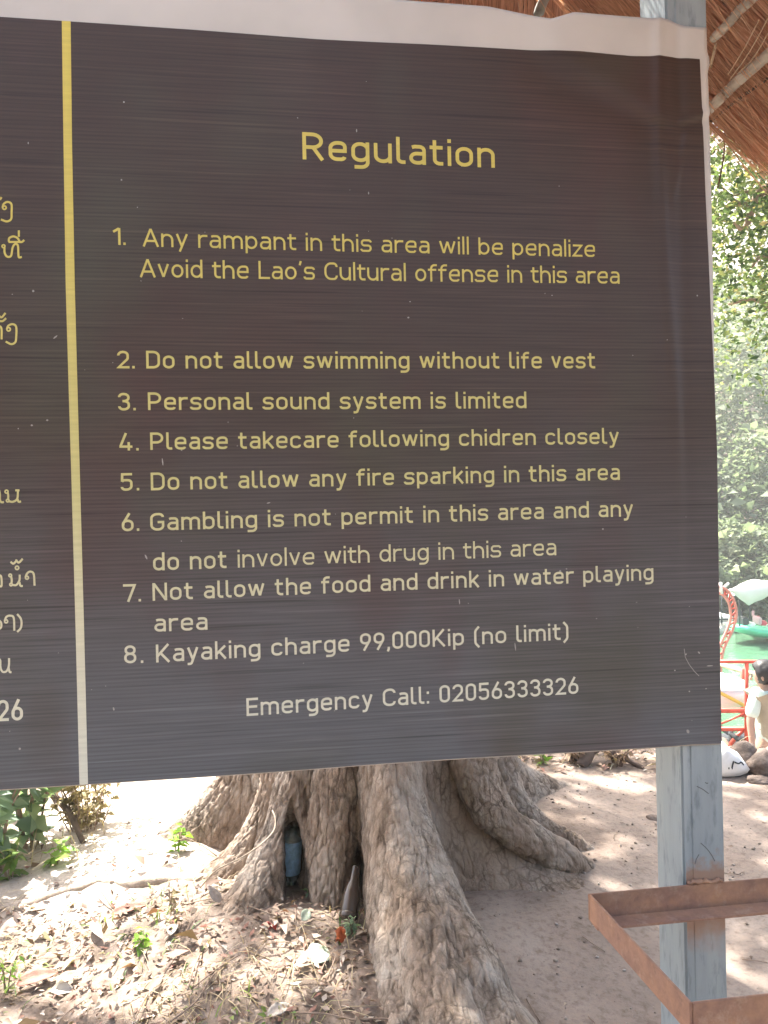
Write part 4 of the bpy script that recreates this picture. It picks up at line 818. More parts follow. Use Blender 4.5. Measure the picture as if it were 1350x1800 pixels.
parts = [blades(x, y, r.uniform(.04, .16, n), r.uniform(.0008, .0022, n), r.uniform(.35, .95, n), 33, r.random(n))]
x, y = scatter(900, .4, 3.0, 4.3, 5.2, lambda x, y: np.clip((y - 4.4) * 1.2, 0, 1), 34); n = len(x)
parts.append(blades(x, y, r.uniform(.08, .28, n), r.uniform(.0015, .003, n), r.uniform(.2, .8, n), 35, r.random(n)))
x, y = scatter(1500, -2.4, -1.05, 3.1, 4.8, lambda x, y: np.clip((-1.15 - x) * 1.3, 0, 1) * np.clip(.4 + fbm(x * 3, y * 3, 0, 79, 2), 0, 1), 39); n = len(x)
parts.append(blades(x, y, r.uniform(.08, .32, n), r.uniform(.0012, .0028, n), r.uniform(.1, .7, n), 40, r.random(n)))
tag(leaf_obj('dry_grass', parts, mdry), kind='stuff')
mgr = leafmat('green_weed', [(0, (0.06, 0.12, 0.03)), (0.6, (0.14, 0.22, 0.055)), (1, (0.27, 0.32, 0.09))], 0.35)
x, y = scatter(2400, -2.3, .1, 1.7, 3.6, lambda x, y: np.clip(-.15 + 1.7 * fbm(x * 2.3, y * 2.3, 0, 87, 2) + .25 * (x < -1.0) + .8 * np.exp(-(((x + .8) / .3) ** 2 + ((y - 2.85) / .2) ** 2)), 0, 1) * np.where((y > 2.95) & (x > -1.6) & (x < -.75), .1, 1), 36); n = len(x)
parts = [blades(x, y, r.uniform(.03, .10, n), r.uniform(.0015, .0035, n), r.uniform(.1, .7, n), 37, r.random(n))]
x, y = scatter(1100, -2.3, .1, 1.7, 3.6, lambda x, y: np.clip(-.3 + 1.7 * fbm(x * 2.3, y * 2.3, 0, 87, 2) + .25 * (x < -1.0), 0, 1) * np.where((y > 2.95) & (x > -1.6) & (x < -.75), .1, 1), 38); n = len(x)
P = np.stack([x, y, ground_h(x, y) + r.uniform(.01, .05, n)], 1); parts.append(leaves(P, r.uniform(.015, .04, n), .45, 1, .2, r.random(n), None, r))
tag(leaf_obj('ground_weeds', parts, mgr), kind='stuff')
# twigs
mtw = simple('twig_bark', (0.27, 0.2, 0.15), .85, .3, 30)
tw = MB(); r = np.random.default_rng(44)
for i in range(130):
    x, y = r.uniform(-2.0, .1), r.uniform(1.9, 3.5)
    if inside_tree(np.array([x]), np.array([y]), .03)[0] or (y > 2.95 and -1.6 < x < -.75): continue
    a = r.uniform(0, 6.28); L = r.uniform(.06, .28); p = gpt(x, y, .006); q = gpt(x + L * math.cos(a), y + L * math.sin(a), r.uniform(.004, .04)); tw.tube(spline([p, (p + q) / 2 + [r.uniform(-.012, .012), r.uniform(-.012, .012), .008], q], 7), np.linspace(.0022, .0011, 7) * r.uniform(.6, 1.6), 5)
for i in range(60):
    x, y = r.uniform(.3, 2.6), r.uniform(2.1, 4.8)
    if inside_tree(np.array([x]), np.array([y]), .03)[0]: continue
    a = r.uniform(0, 6.28); L = r.uniform(.03, .13); p = gpt(x, y, .003); q = gpt(x + L * math.cos(a), y + L * math.sin(a), .004); tw.tube(spline([p, (p + q) / 2 + [r.uniform(-.008, .008), 0, .003], q], 5), .0017, 5)
tag(tw.build('twig_litter', mtw), kind='stuff')

r = np.random.default_rng(46); x, y = scatter(5200, .25, 3.1, 1.9, 4.9, lambda x, y: np.clip(.45 + .9 * fbm(x * 2.6, y * 2.6, 0, 99, 2), .05, 1), 47); n = len(x); sz = .002 + .0075 * r.random(n) ** 4
oc = np.array([[1, 0, 0], [-1, 0, 0], [0, 1, 0], [0, -1, 0], [0, 0, .7], [0, 0, -.7]]); a = r.random(n) * 6.28; q_ = oc[None] * (1 + .35 * r.normal(size=(n, 6, 1))) * sz[:, None, None]
q_ = np.stack([q_[..., 0] * np.cos(a)[:, None] - q_[..., 1] * np.sin(a)[:, None], q_[..., 0] * np.sin(a)[:, None] + q_[..., 1] * np.cos(a)[:, None], q_[..., 2]], -1) + np.stack([x, y, ground_h(x, y) + sz * .3], 1)[:, None, :]
fo = np.array([[0, 2, 4], [2, 1, 4], [1, 3, 4], [3, 0, 4], [2, 0, 5], [1, 2, 5], [3, 1, 5], [0, 3, 5]]); F = (np.arange(n)[:, None, None] * 6 + fo[None]).reshape(-1, 3)
mgrit = leafmat('grit', [(0, (.16, .125, .10)), (.5, (.28, .23, .19)), (1, (.42, .37, .33))], 0, .9)
tag(link('gravel', mesh_np('gravel', q_.reshape(-1, 3), F, np.repeat(r.random(n), 6)), mgrit, None, False), kind='stuff')
# individual larger fallen leaves
def big_leaf(name, p, d, nrm, L, Wd, mat, label, curl=.15, parent=None):
    d, nrm = unit(np.array(d, float)), unit(np.array(nrm, float)); s = unit(np.cross(d, nrm)); nrm = np.cross(s, d); V = []; N, M = 12, 6
    for i in range(N + 1):
        t = i / N; w = Wd * .5 * (math.sin(math.pi * min(t * 1.02, 1) ** .8) ** .75) + .0008
        for j in range(M + 1):
            q = j / M * 2 - 1; V.append(np.array(p) + d * L * t + s * w * q + nrm * (curl * L * (t - .5) ** 2 * -1.2 + .35 * w * abs(q) + .05 * w * math.sin(t * 21 + q * 2)))
    F = [(i * (M + 1) + j, (i + 1) * (M + 1) + j, (i + 1) * (M + 1) + j + 1, i * (M + 1) + j + 1) for i in range(N) for j in range(M)]
    o = link(name, mesh_np(name, V, F), mat); tag(o, label, 'leaf'); md = o.modifiers.new('t', 'SOLIDIFY'); md.thickness = .0008; return o
def lm_(name, c): return simple(name, c, .65, .3, 40, bmp=.3)
Lred, Lpale, Lbrown, Lmint = lm_('leaf_red_brown', (.27, .12, .085)), lm_('leaf_pale', (.5, .44, .38)), lm_('leaf_tan', (.40, .27, .19)), lm_('leaf_mint', (.40, .47, .38))
def leaf_at(u, v, du, dv, L, Wd, mat, label, dz=.012, tilt=(0, -.3, 1), curl=.15):
    p = on_z(u, v, .05); p = gpt(p[0], p[1], dz); q = on_z(u + du, v + dv, .05); d = np.array(q) - on_z(u, v, .05); d[2] = 0; return big_leaf('fallen_leaf', p, d, tilt, L, Wd, mat, label, curl)
leaf_at(28, 1712, 50, -14, .125, .06, Lred, 'large rust brown fallen leaf lying at the left edge of the litter', .03)
leaf_at(98, 1712, 30, -12, .085, .04, Lbrown, 'tan curled fallen leaf just right of the large rust brown leaf', .03)
leaf_at(195, 1616, 60, -16, .13, .045, Lred, 'long dark red fallen leaf below the pale surface root', .02)
leaf_at(58, 1634, 30, -12, .07, .045, Lbrown, 'rounded brown fallen leaf in the dry grass at left', .02)
leaf_at(300, 1662, 10, -22, .075, .035, Lpale, 'small pale curled leaf standing in the litter below the root', .02, (0, -1, .5))
leaf_at(532, 1652, 16, -24, .07, .035, Lmint, 'pale green folded leaf lying before the hollow in the trunk', .02, (.3, -1, .7))
leaf_at(548, 1716, 28, -24, .085, .075, Lmint, 'broad whitish green fallen leaf in the litter below the glass bottle', .02, (0, -.8, 1))
leaf_at(470, 1790, 40, -16, .08, .04, Lpale, 'whitish dry leaf at the bottom edge of the litter', .02)
leaf_at(160, 1630, 40, 50, .12, .028, Lpale, 'long narrow bleached leaf lying across the litter at left', .025)
leaf_at(600, 1720, 12, -70, .13, .014, Lpale, 'thin straw coloured blade leaf standing beside the front root', .02, (0, -1, .3))
p = tree_pt(R(-131), .10, .015); p2 = at(364, 1556, p[1] - .03)
big_leaf('fallen_leaf', at(388, 1586, 2.72), (-.5, .1, .62), (.3, -1, .4), .075, .032, lm_('leaf_dusty', (.42, .36, .32)), 'dusty pink leaf leaning against the left buttress root')

# ------------------------------------------------------------------ little things at the foot of the trunk
# blue drinks bottle standing in the hollow, label band blue
mbt, nt, b = newmat('clear_plastic'); b.inputs['Base Color'].default_value = (.55, .62, .6, 1); b.inputs['Roughness'].default_value = .15; b.inputs['Transmission Weight'].default_value = .7
mlab = simple('blue_label', (.30, .50, .74), .5, .35, 40); mcapb = simple('pale_cap', (.45, .42, .4), .6, .1)
hb = at(508, 1560, 3.0); hb[2] = float(ground_h(hb[0], hb[1])) + .0
bot = empty('plastic_bottle', (hb[0], hb[1], hb[2])); tag(bot, 'upside down plastic bottle with blue label tucked in the dark hollow of the trunk', 'bottle')
HT = at(506, 1458, 3.0)[2] - hb[2]
def bm(prof, name, mat):
    mb = MB(); M = Matrix.Translation((hb[0], hb[1], hb[2])) @ Matrix.Rotation(R(4), 4, 'Y'); mb.lathe(prof, np.array(M), 28); child_local(mb.build(name, mat), bot)
h0 = HT
bm([(.012, .02 * 0 + h0 - .30), (.013, h0 - .265), (.02, h0 - .25), (.038, h0 - .18), (.041, h0 - .165), (.041, h0 - .02), (.036, h0), (.0, h0)], 'bottle_body', mbt)
bm([(.0415, h0 - .165), (.0428, h0 - .163), (.0428, h0 - .04), (.0415, h0 - .038)], 'bottle_label', mlab)
bm([(.0, h0 - .325), (.0155, h0 - .324), (.0155, h0 - .30), (.0, h0 - .299)], 'bottle_cap', mcapb)
st = MB(); p = at(505, 1522, 2.99)
for k in range(3): q = gpt(p[0] + .01 * k, p[1] + .01, .0); st.tube(spline([q, (q + p) / 2 + [.012 * (k - 1), 0, 0], p + np.array([.008 * (k - 1), .01, -.01])], 8), .006, 7)
tag(st.build('rotten_stick', simple('pinkish_wood', (.26, .19, .165), .9, .3, 20)), 'short rotten sticks standing in the hollow under the plastic bottle', 'stick')
# dark glass bottle leaning upside down in the cleft by the front root
mgl, nt, b = newmat('dark_glass'); b.inputs['Base Color'].default_value = (.045, .032, .024, 1); b.inputs['Roughness'].default_value = .22; b.inputs['Specular IOR Level'].default_value = .5; b.inputs['Coat Weight'].default_value = .12; b.inputs['Coat Roughness'].default_value = .05
A, C = at(612, 1616, 2.62), at(622, 1548, 2.70)
gb = empty('glass_bottle', tuple(A)); tag(gb, 'dark glass bottle leaning in the cleft beside the front root', 'bottle')
ax = unit(C - A); q = Vector(ax).to_track_quat('Z', 'Y').to_matrix().to_4x4(); M = np.array(Matrix.Translation(tuple(A)) @ q); Ln = np.linalg.norm(C - A)
mb = MB(); mb.lathe([(.0, .002), (.026, 0), (.031, .006), (.0315, .03), (.031, Ln * .55), (.026, Ln * .8), (.015, Ln * 1.0), (.012, Ln * 1.35), (.013, Ln * 1.38), (0, Ln * 1.385)], M, 30); child_local(mb.build('bottle_body', mgl), gb)
mb = MB(); mb.lathe([(.0318, .004), (.0328, .006), (.0328, .018), (.0318, .020)], M, 30); child_local(mb.build('base_ring', mgl), gb)
# orange and red scraps of packaging
def scrap(name, u, v, Y, w, h, c, label, rot):
    p = at(u, v, Y); mb = MB(); r = np.random.default_rng(int(u)); V = []
    for i in range(7):
        for j in range(6):
            x, z = (i / 6 - .5) * w, (j / 5) * h; V.append(p + np.array([x * math.cos(rot) + .006 * r.normal() * .5, x * math.sin(rot) + .010 * math.sin(i * 1.3 + j) , z - .15 * abs(x)]))
    mb.add(V, [(i * 6 + j, (i + 1) * 6 + j, (i + 1) * 6 + j + 1, i * 6 + j + 1) for i in range(6) for j in range(5)])
    o = mb.build(name, simple(name + '_film', c, .35, .15, 20)); md = o.modifiers.new('t', 'SOLIDIFY'); md.thickness = .0012; tag(o, label, 'litter'); return o
scrap('plastic_scrap', 599, 1655, 2.50, .028, .045, (.62, .16, .06), 'bright orange plastic scrap below the glass bottle', .3)
scrap('plastic_scrap', 474, 1640, 2.60, .055, .035, (.36, .06, .045), 'crumpled red wrapper in front of the hollow', -.3)
# thin dead vine strung across the left root
mb = MB(); P = spline([at(352, 1560, 2.66), at(380, 1530, 2.60), at(420, 1510, 2.6), at(455, 1487, 2.62), at(480, 1462, 2.68), at(484, 1440, 2.75), at(479, 1425, 2.82)], 30); mb.tube(P, .0028, 6)
tag(mb.build('dead_vine', simple('vine_bark', (.42, .34, .26), .85, .2, 30)), 'thin pale dead vine strung across the left buttress root', 'vine')
# thin roots at the left root's foot
mb = MB()
for pts in ([(390, 1600), (370, 1650), (345, 1690), (330, 1740)], [(372, 1600), (360, 1640), (352, 1690)], [(400, 1690), (370, 1720), (345, 1760), (300, 1795)]):
    mb.tube(spline([on_z(u, v, .07) for u, v in pts], 16) + np.array([0, 0, .0]), .003, 6)
child_local(mb.build('root_fibre', mtw), big)
# seedlings
def plant(name, base, stems, leaf, nl, mat, label, cat, seed, aspect=.5, spread=.6, stem_r=.003, group=None, droop=.2, stemmat=None):
    r = np.random.default_rng(seed); root = empty(name, base); tag(root, label, cat, group); mb = MB(); Ps, Ds = [], []
    for k in range(stems):
        a = r.uniform(0, 6.28); h = leaf[2] * r.uniform(.6, 1.05); o = np.array([math.cos(a), math.sin(a), 0]) * h * spread * r.uniform(.3, 1); b0 = np.array(base) + o * .12
        P = spline([b0 - [0, 0, .02], b0 + o * .3 + [0, 0, h * .55], b0 + o + [0, 0, h]], 10); mb.tube(P, np.linspace(stem_r, stem_r * .4, 10), 6)
        for q in range(nl):
            t = r.uniform(.12, 1.0) if q else 1.0; i = min(int(t * 9), 9); a2 = r.uniform(0, 6.28); Ps.append(P[i]); Ds.append([math.cos(a2), math.sin(a2), r.uniform(-.5, .55) - droop])
    child_local(mb.build('stem', stemmat or mtw), root); Ps = np.array(Ps); n = len(Ps)
    V, F, t = leaves(Ps, r.uniform(leaf[0], leaf[1], n), aspect, 1.0, .2, r.random(n), np.array(Ds), r); o = link('foliage', mesh_np('foliage', V, F, t), mat, None, False); child_local(o, root); return root
mbright = leafmat('bright_leaf', [(0, (.13, .26, .04)), (1, (.28, .42, .08))], .4)
mteal = leafmat('dusky_leaf', [(0, (.13, .20, .15)), (.6, (.22, .31, .22)), (1, (.34, .42, .27))], .45)
molive = leafmat('dry_leaf', [(0, (.17, .14, .075)), (.5, (.31, .26, .14)), (1, (.42, .36, .22))], .4, .6, 1.2, (1, 1, .75))
def gp(u, v, z=0.0): p = on_z(u, v, z); return gpt(p[0], p[1])
plant('seedling', gp(312, 1532), 4, (.03, .06, .11), 8, mbright, 'bright green seedling just left of the trunk', 'plant', 51)
plant('seedling', gp(252, 1692), 3, (.03, .055, .05), 6, mbright, 'single tuft of green leaves in the middle of the litter', 'plant', 52)
plant('seedling', gp(10, 1740), 3, (.025, .05, .13), 9, mbright, 'tall yellow green seedling at the left edge of the litter', 'plant', 53, .35)
plant('seedling', gp(440, 1640), 3, (.025, .045, .05), 6, mbright, 'small pale green seedling in front of the hollow', 'plant', 54, .35)
plant('seedling', gp(620, 1690), 5, (.02, .04, .06), 9, mteal, 'dark green weed growing at the foot of the cleft', 'plant', 55, .35)
plant('seedling', gp(545, 1612), 4, (.02, .035, .05), 6, mteal, 'small weed at the foot of the middle buttress', 'plant', 56, .3)
plant('seedling', gp(100, 1545), 3, (.05, .09, .08), 5, mbright, 'lime green broad leaved seedling beneath the dark twigs at left', 'plant', 57, .6)
plant('seedling', gp(300, 1640), 3, (.02, .045, .10), 8, molive, 'olive weed in the litter right of the red leaf', 'plant', 58, .4)
plant('seedling', gp(955, 1345), 6, (.03, .07, .12), 7, mbright, 'low green plant at the top of the bank beyond the tree', 'plant', 59, .4)
plant('shrub', gp(-10, 1545), 9, (.06, .13, .60), 20, mteal, 'dusky green broad leaved shrub at the left edge of the clearing', 'shrub', 61, .62, .45, .007)
plant('shrub', gp(55, 1500), 9, (.05, .12, .70), 20, mteal, 'taller broad leaved shrub behind the one at the left edge', 'shrub', 62, .62, .42, .007)
plant('shrub', gp(150, 1462), 34, (.02, .05, .60), 60, molive, 'dry brownish twiggy bush at the edge of the sunlit clearing', 'shrub', 63, .5, 1.0, .003)
plant('shrub', gp(20, 1560), 8, (.05, .09, .16), 6, mgr, 'low green leafy clump in front of the broad leaved shrub', 'shrub', 64, .4, .8, .003)
plant('shrub', gp(-150, 1480), 10, (.09, .16, .8), 13, mteal, 'broad leaved shrub further left behind the sign', 'shrub', 65, .6, .45, .008)
# fallen branch and dark roots in the shade under the bushes
mb = MB(); mdk = simple('dark_branch', (.14, .10, .08), .9, .3, 20)
mb.tube(spline([gpt(-2.15, 3.95, .30), gpt(-1.85, 3.85, .22), gpt(-1.55, 3.65, .12), gpt(-1.38, 3.45, .0)], 18), np.linspace(.022, .012, 18), 8)
mb.tube(spline([gpt(-1.95, 3.9, .24), gpt(-1.75, 3.7, .12), gpt(-1.66, 3.5, .0)], 12), np.linspace(.014, .008, 12), 7)
tag(mb.build('fallen_branch', mdk), 'dark forked dead branch slanting down under the bushes at left', 'branch')
# dry brush and a root at the bank edge beyond the tree
mdb = leafmat('brown_leaf', [(0, (.14, .09, .06)), (.5, (.27, .18, .12)), (1, (.40, .30, .21))], .2, .7)
plant('dry_brush', gp(1010, 1344), 16, (.03, .07, .20), 9, mdb, 'dry brown brush at the top of the bank left of the post', 'brush', 66, .45, 1.1, .004, None, .3, mdk)
plant('dry_brush', gp(1085, 1346), 12, (.03, .06, .16), 9, mdb, 'smaller dry brush on the bank close to the steel post', 'brush', 67, .45, 1.2, .004, None, .3, mdk)
plant('dry_brush', gp(1175, 1345), 12, (.03, .06, .18), 8, mdb, 'dry brush on the bank right behind the post', 'brush', 68, .45, 1.0, .004, None, .3, mdk)
mb = MB(); mb.tube(spline([gp(1020, 1352), gp(1050, 1338) + [0, 0, .08], gp(1085, 1340) + [0, 0, .05], gp(1130, 1350)], 18), np.linspace(.035, .015, 18) * (1 + .25 * vnoise(np.arange(18) * .8, 1, 0, 8)), 9)
mb.tube(spline([gp(1045, 1340) + [0, 0, .05], gp(1035, 1330) + [0, 0, .15], gp(1052, 1322) + [0, 0, .24]], 10), np.linspace(.022, .01, 10), 7)
tag(mb.build('exposed_root', mdk), 'dark gnarled root arching over the top of the bank', 'root')
# ------------------------------------------------------------------ bank top at right: sack and stones
def blob_rock(name, p, sz, seed, mat, label):
    bmh = bmesh.new(); bmesh.ops.create_icosphere(bmh, subdivisions=4, radius=1); C_ = np.array([v.co[:] for v in bmh.verts]); n = fbm(C_[:, 0] * 1.5, C_[:, 1] * 1.5, C_[:, 2] * 1.5, seed, 4); n2 = vnoise(C_[:, 0] * 1.1, C_[:, 1] * 1.1, C_[:, 2] * 1.1, seed + 3)
    for v, a, b_ in zip(bmh.verts, n, n2): v.co = Vector((v.co[0] * sz[0], v.co[1] * sz[1], v.co[2] * sz[2])) * (1 + .28 * a + .25 * b_)
    me = bpy.data.meshes.new(name); bmh.to_mesh(me); bmh.free(); o = link(name, me, mat); o.location = tuple(map(float, p)); tag(o, label, 'stone'); return o
mrock = simple('brown_stone', (.17, .13, .108), .9, .4, 9, bmp=.6, bdist=.02)
blob_rock('stone', gp(1318, 1362) + [0, .06, .05], (.075, .07, .085), 3, mrock, 'rounded brown stone touching the white sack on the bank')
blob_rock('stone', gp(1352, 1366) + [0, .0, .04], (.11, .09, .085), 9, mrock, 'larger brown stone at the right edge of the picture')
blob_rock('stone', gp(1330, 1372) + [0, -.04, .0], (.07, .05, .03), 14, mrock, 'flat stone lying in front of the other two on the bank')
blob_rock('stone', gp(1148, 1445) + [0, 0, .0], (.035, .03, .018), 15, mrock, 'small stone on the path left of the post')
msack = simple('white_sack', (.84, .82, .79), .6, .08, 12, bmp=.3)
root = empty('white_sack', gp(1285, 1365)); tag(root, 'white sack with black marks lying on the bank beside the stones', 'sack')
Yk = float(root.location[1]); mb = MB(); OUT = [(1232, 1366), (1240, 1330), (1262, 1306), (1270, 1303), (1282, 1315), (1296, 1322), (1308, 1338), (1319, 1351), (1314, 1358), (1300, 1364), (1285, 1366)]
nO = len(OUT); rings = []
for off, sc in ((-.055, .45), (-.04, .8), (0, 1.0), (.05, .95), (.09, .6)):
    cen = np.mean([at(u, v, Yk) for u, v in OUT], axis=0); rings.append([cen + (at(u, v, Yk) - cen) * sc + np.array([0, off, 0]) for u, v in OUT])
V = [p for r_ in rings for p in r_]; F = [(i * nO + k, i * nO + (k + 1) % nO, (i + 1) * nO + (k + 1) % nO, (i + 1) * nO + k) for i in range(4) for k in range(nO)] + [tuple(range(nO - 1, -1, -1)), tuple(4 * nO + k for k in range(nO))]
mb.add(V, F); o = mb.build('sack_body', msack); child_local(o, root)
mb = MB(); mblk = simple('black_print', (.04, .045, .05), .7, .1)
def markpt(u, v):
    cu_, cv_ = np.mean(np.array(OUT), axis=0); rr_ = math.hypot((u - cu_) / 40, (v - cv_) / 28); return at(u, v, Yk - .060 + .035 * min(rr_, 1) ** 2)
for pts in ([(1290, 1338), (1287, 1348), (1287, 1358), (1290, 1364)], [(1292, 1340), (1298, 1342), (1303, 1340), (1307, 1345)], [(1281, 1349), (1281, 1355)], [(1290, 1363), (1297, 1365), (1306, 1361)], [(1293, 1352), (1295, 1356)]):
    P = spline([markpt(u, v) for u, v in pts], 12); mb.tube(P, .0045, 6)
child_local(mb.build('printed_mark', mblk), root)

# ------------------------------------------------------------------ river: raft, arch, boats
mred = simple('red_paint', (.48, .06, .035), .45, .25, 8); mwhite = simple('white_hull', (.78, .77, .74), .4, .06, 4); myel = simple('yellow_stripe_paint', (.62, .52, .09), .45, .1); mbam = simple('bamboo', (.55, .46, .30), .6, .2, 10)
mgreen = simple('green_hull', (.10, .55, .33), .4, .15, 4); mdark = simple('dark_gear', (.035, .04, .045), .7, .4, 6)
raft = empty('floating_raft', (at(1340, 1230, 9.2)[0], 9.6, -1.93)); tag(raft, 'floating raft with red steel railings on the green river', 'raft')
def rbar(pts, r, name, mat=mred, Y=9.0):
    mb = MB(); mb.tube([at(u, v, yy) for u, v, yy in pts], r, 8); child_local(mb.build(name, mat), raft)
rbar([(1215, 1162.5, 9), (1500, 1164.5, 9)], .021, 'top_rail'); rbar([(1312.5, 1164, 9), (1312, 1318, 9)], .024, 'rail_post'); rbar([(1440, 1166, 9), (1441, 1318, 9)], .024, 'rail_post'); rbar([(1230, 1164, 9), (1230, 1318, 9)], .024, 'rail_post')
rbar([(1305.5, 1176, 10.3), (1305, 1260, 10.3)], .026, 'rail_post'); rbar([(1215, 1249, 9), (1310, 1249, 9), (1500, 1251, 9)], .030, 'lower_rail'); rbar([(1268, 1272, 9.02), (1310, 1254, 9.02)], .013, 'brace'); rbar([(1210, 1281, 9.05), (1500, 1283, 9.05)], .026, 'lower_rail')
rbar([(1281, 1312, 9.1), (1296, 1293, 9.1), (1310, 1281, 9.1)], .024, 'brace'); rbar([(1232, 1158, 11.0), (1310, 1181, 10.4), (1330, 1186, 10.2)], .034, 'bamboo_pole', mbam)
mb = MB()
for yy in (9.2, 10.6): mb.tube([(2.6, yy, -1.86), (6.5, yy, -1.86)], .20, 14)
for xx in (2.9, 4.1, 5.3): mb.tube([(xx, 8.95, -1.25), (xx, 10.8, -1.25)], .03, 8); mb.tube([(xx, 9.2, -1.8), (xx, 9.2, -1.2)], .03, 8); mb.tube([(xx, 10.6, -1.8), (xx, 10.6, -1.2)], .03, 8)
child_local(mb.build('pontoon', mdark), raft)
def hull(name, p0, p1, width, depth_, mat, root, sheer=.12, n=22):
    p0, p1 = np.array(p0), np.array(p1); ax = unit((p1 - p0) * [1, 1, 0]); side = np.array([-ax[1], ax[0], 0]); V = []; M = 9
    for i in range(n + 1):
        t = i / n; w = width * .5 * math.sin(math.pi * (.04 + .92 * t)) ** .55; z0 = sheer * (2 * t - 1) ** 2; c = p0 + (p1 - p0) * t + [0, 0, z0]
        for j in range(M): a = math.pi * j / (M - 1); V.append(c + side * w * math.cos(a) - np.array([0, 0, 1]) * depth_ * math.sin(a) ** .7 * (.55 + .45 * math.sin(math.pi * t)))
        for j in range(M - 2, 0, -1): a = math.pi * j / (M - 1); V.append(c + side * w * .9 * math.cos(a) - np.array([0, 0, 1]) * (depth_ - .04) * .8 * math.sin(a) ** .7 * (.55 + .45 * math.sin(math.pi * t)))
    K = 2 * M - 2; F = [(i * K + j, i * K + (j + 1) % K, (i + 1) * K + (j + 1) % K, (i + 1) * K + j) for i in range(n) for j in range(K)] + [tuple(range(K - 1, -1, -1)), tuple(n * K + j for j in range(K))]
    mb = MB(); mb.add(V, F); o = mb.build(name, mat); child_local(o, root); return o
kay = empty('white_boat', tuple(at(1290, 1244, 9.9))); tag(kay, 'white plastic boat with a yellow stripe lying on the red raft frame', 'boat')
q0, q1 = at(1190, 1178, 10.0), at(1316, 1203, 9.7)
hull('hull', q0, q1, .9, .42, mwhite, kay, .0)
mb = MB(); P = [at(1230, 1200, 9.50), at(1268, 1219, 9.42), at(1295, 1233, 9.42), at(1312, 1243, 9.50)]; mb.tube(spline(P, 16), .022, 7); child_local(mb.build('yellow_stripe', myel), kay)
# red arch
arch = empty('red_arch', tuple(at(1258, 1150, 12) * [1, 1, 0] + [0, 0, -1.93])); tag(arch, 'tall red steel hoop arch with lattice standing on the river beside the sign', 'arch')
o_ = [(1258, 1030), (1268, 1032), (1276, 1036), (1283, 1043), (1290, 1056), (1294, 1072), (1293, 1090), (1288, 1107), (1281, 1122), (1272, 1142), (1268, 1165), (1267, 1190)]; i_ = [(1256, 1042), (1265, 1043), (1272, 1047), (1279, 1056), (1283, 1067), (1284.5, 1082), (1282, 1096), (1276, 1112), (1269, 1127), (1262, 1145), (1260, 1165), (1259, 1190)]
def full(pp): L = [(2 * 1252 - u, v) for u, v in pp][::-1]; return spline([at(u, v, 12) for u, v in L + pp], 90)
for pp in (o_, i_):
    mb = MB(); mb.tube(full(pp), .022, 8); child_local(mb.build('hoop', simple('faded_red_paint', (.62, .24, .19), .5, .2, 6)), arch)
mb = MB(); A, C = full(o_), full(i_)
for k in range(2, 88, 4): mb.tube([A[k], C[k + 1]], .011, 6); mb.tube([C[k + 1], A[k + 3 if k + 3 < 90 else k]], .011, 6)
child_local(mb.build('lattice', mred), arch)
mb = MB(); mb.tube([at(1272, 1034, 12), at(1281, 1025, 12)], .02, 7); mb.tube([at(1266, 1024, 12), at(1268, 1044, 12)], .03, 7); child_local(mb.build('white_rod', mwhite), arch)
# green boat with white canopy
YBt = 19.0; boat = empty('river_boat', (at(1340, 1110, YBt)[0], YBt, -1.93)); tag(boat, 'green river boat with a peaked white canopy moored across the water', 'boat')
hull('hull', at(1284, 1101, YBt), at(1470, 1113, YBt + .3), 1.2, .27, mgreen, boat, .05)
tp = [(1280, 1036), (1290, 1033), (1302, 1026), (1316, 1020), (1328, 1018), (1340, 1020), (1352, 1021), (1380, 1018), (1410, 1028)]; bt = [(1280, 1038), (1290, 1044), (1300, 1053), (1309, 1059), (1316, 1065), (1326, 1059), (1340, 1054), (1352, 1047), (1380, 1058), (1410, 1036)]
us = np.linspace(1280, 1410, 40); tv = np.interp(us, *np.array(tp).T); bv = np.interp(us, *np.array(bt).T); V = []
for u, a, c in zip(us, tv, bv):
    V += [at(u, c, YBt - .3), at(u, (a * .5 + c * .5), YBt - .38), at(u, a, YBt - .2), at(u, a + 1, YBt + 1.0) , at(u, a + 14, YBt + 2.2)]
mb = MB(); mb.add(V, [(i * 5 + j, (i + 1) * 5 + j, (i + 1) * 5 + j + 1, i * 5 + j + 1) for i in range(39) for j in range(4)]); o = mb.build('canopy', leafmat('canopy_cloth', [(0, (.8, .79, .77)), (1, (.8, .79, .77))], .5, .7, 1.0, (1, 1, 1))); child_local(o, boat); md = o.modifiers.new('t', 'SOLIDIFY'); md.thickness = .01
for u in (1300, 1352, 1405):
    for yy in (YBt, YBt + 1.0): mb = MB(); mb.tube([at(u, 1104, YBt) + [0, yy - YBt, -.05], at(u, 1040, YBt) + [0, yy - YBt, 0]], .02, 7); child_local(mb.build('canopy_pole', mdark), boat)
def seat(u, v, w, h, mat, name):
    p = at(u, v, YBt + .1); s_ = YBt / 1350; mb = MB(); mb.box(p, (w * s_, .4, h * s_)); mb.box(p + np.array([w * s_ * .3, .25, h * s_ * .7]), (w * s_ * .8, .08, h * s_ * .9)); child_local(mb.build(name, mat, bevel=.03), boat)
seat(1337, 1094, 12, 8, simple('red_seat_cover', (.55, .07, .09), .5, .2), 'seat'); seat(1318, 1096, 10, 6, mwhite, 'seat'); seat(1348, 1100, 9, 6, mwhite, 'seat'); seat(1331, 1090, 5, 14, simple('pink_seat_cover', (.6, .4, .42), .6, .1), 'seat'); seat(1306, 1091, 10, 14, mdark, 'cargo'); seat(1362, 1090, 14, 14, mdark, 'cargo')
b2 = empty('river_boat', (at(1262, 1100, 21)[0], 21, -1.93)); tag(b2, 'white boat with dark trim moored behind the red arch', 'boat')
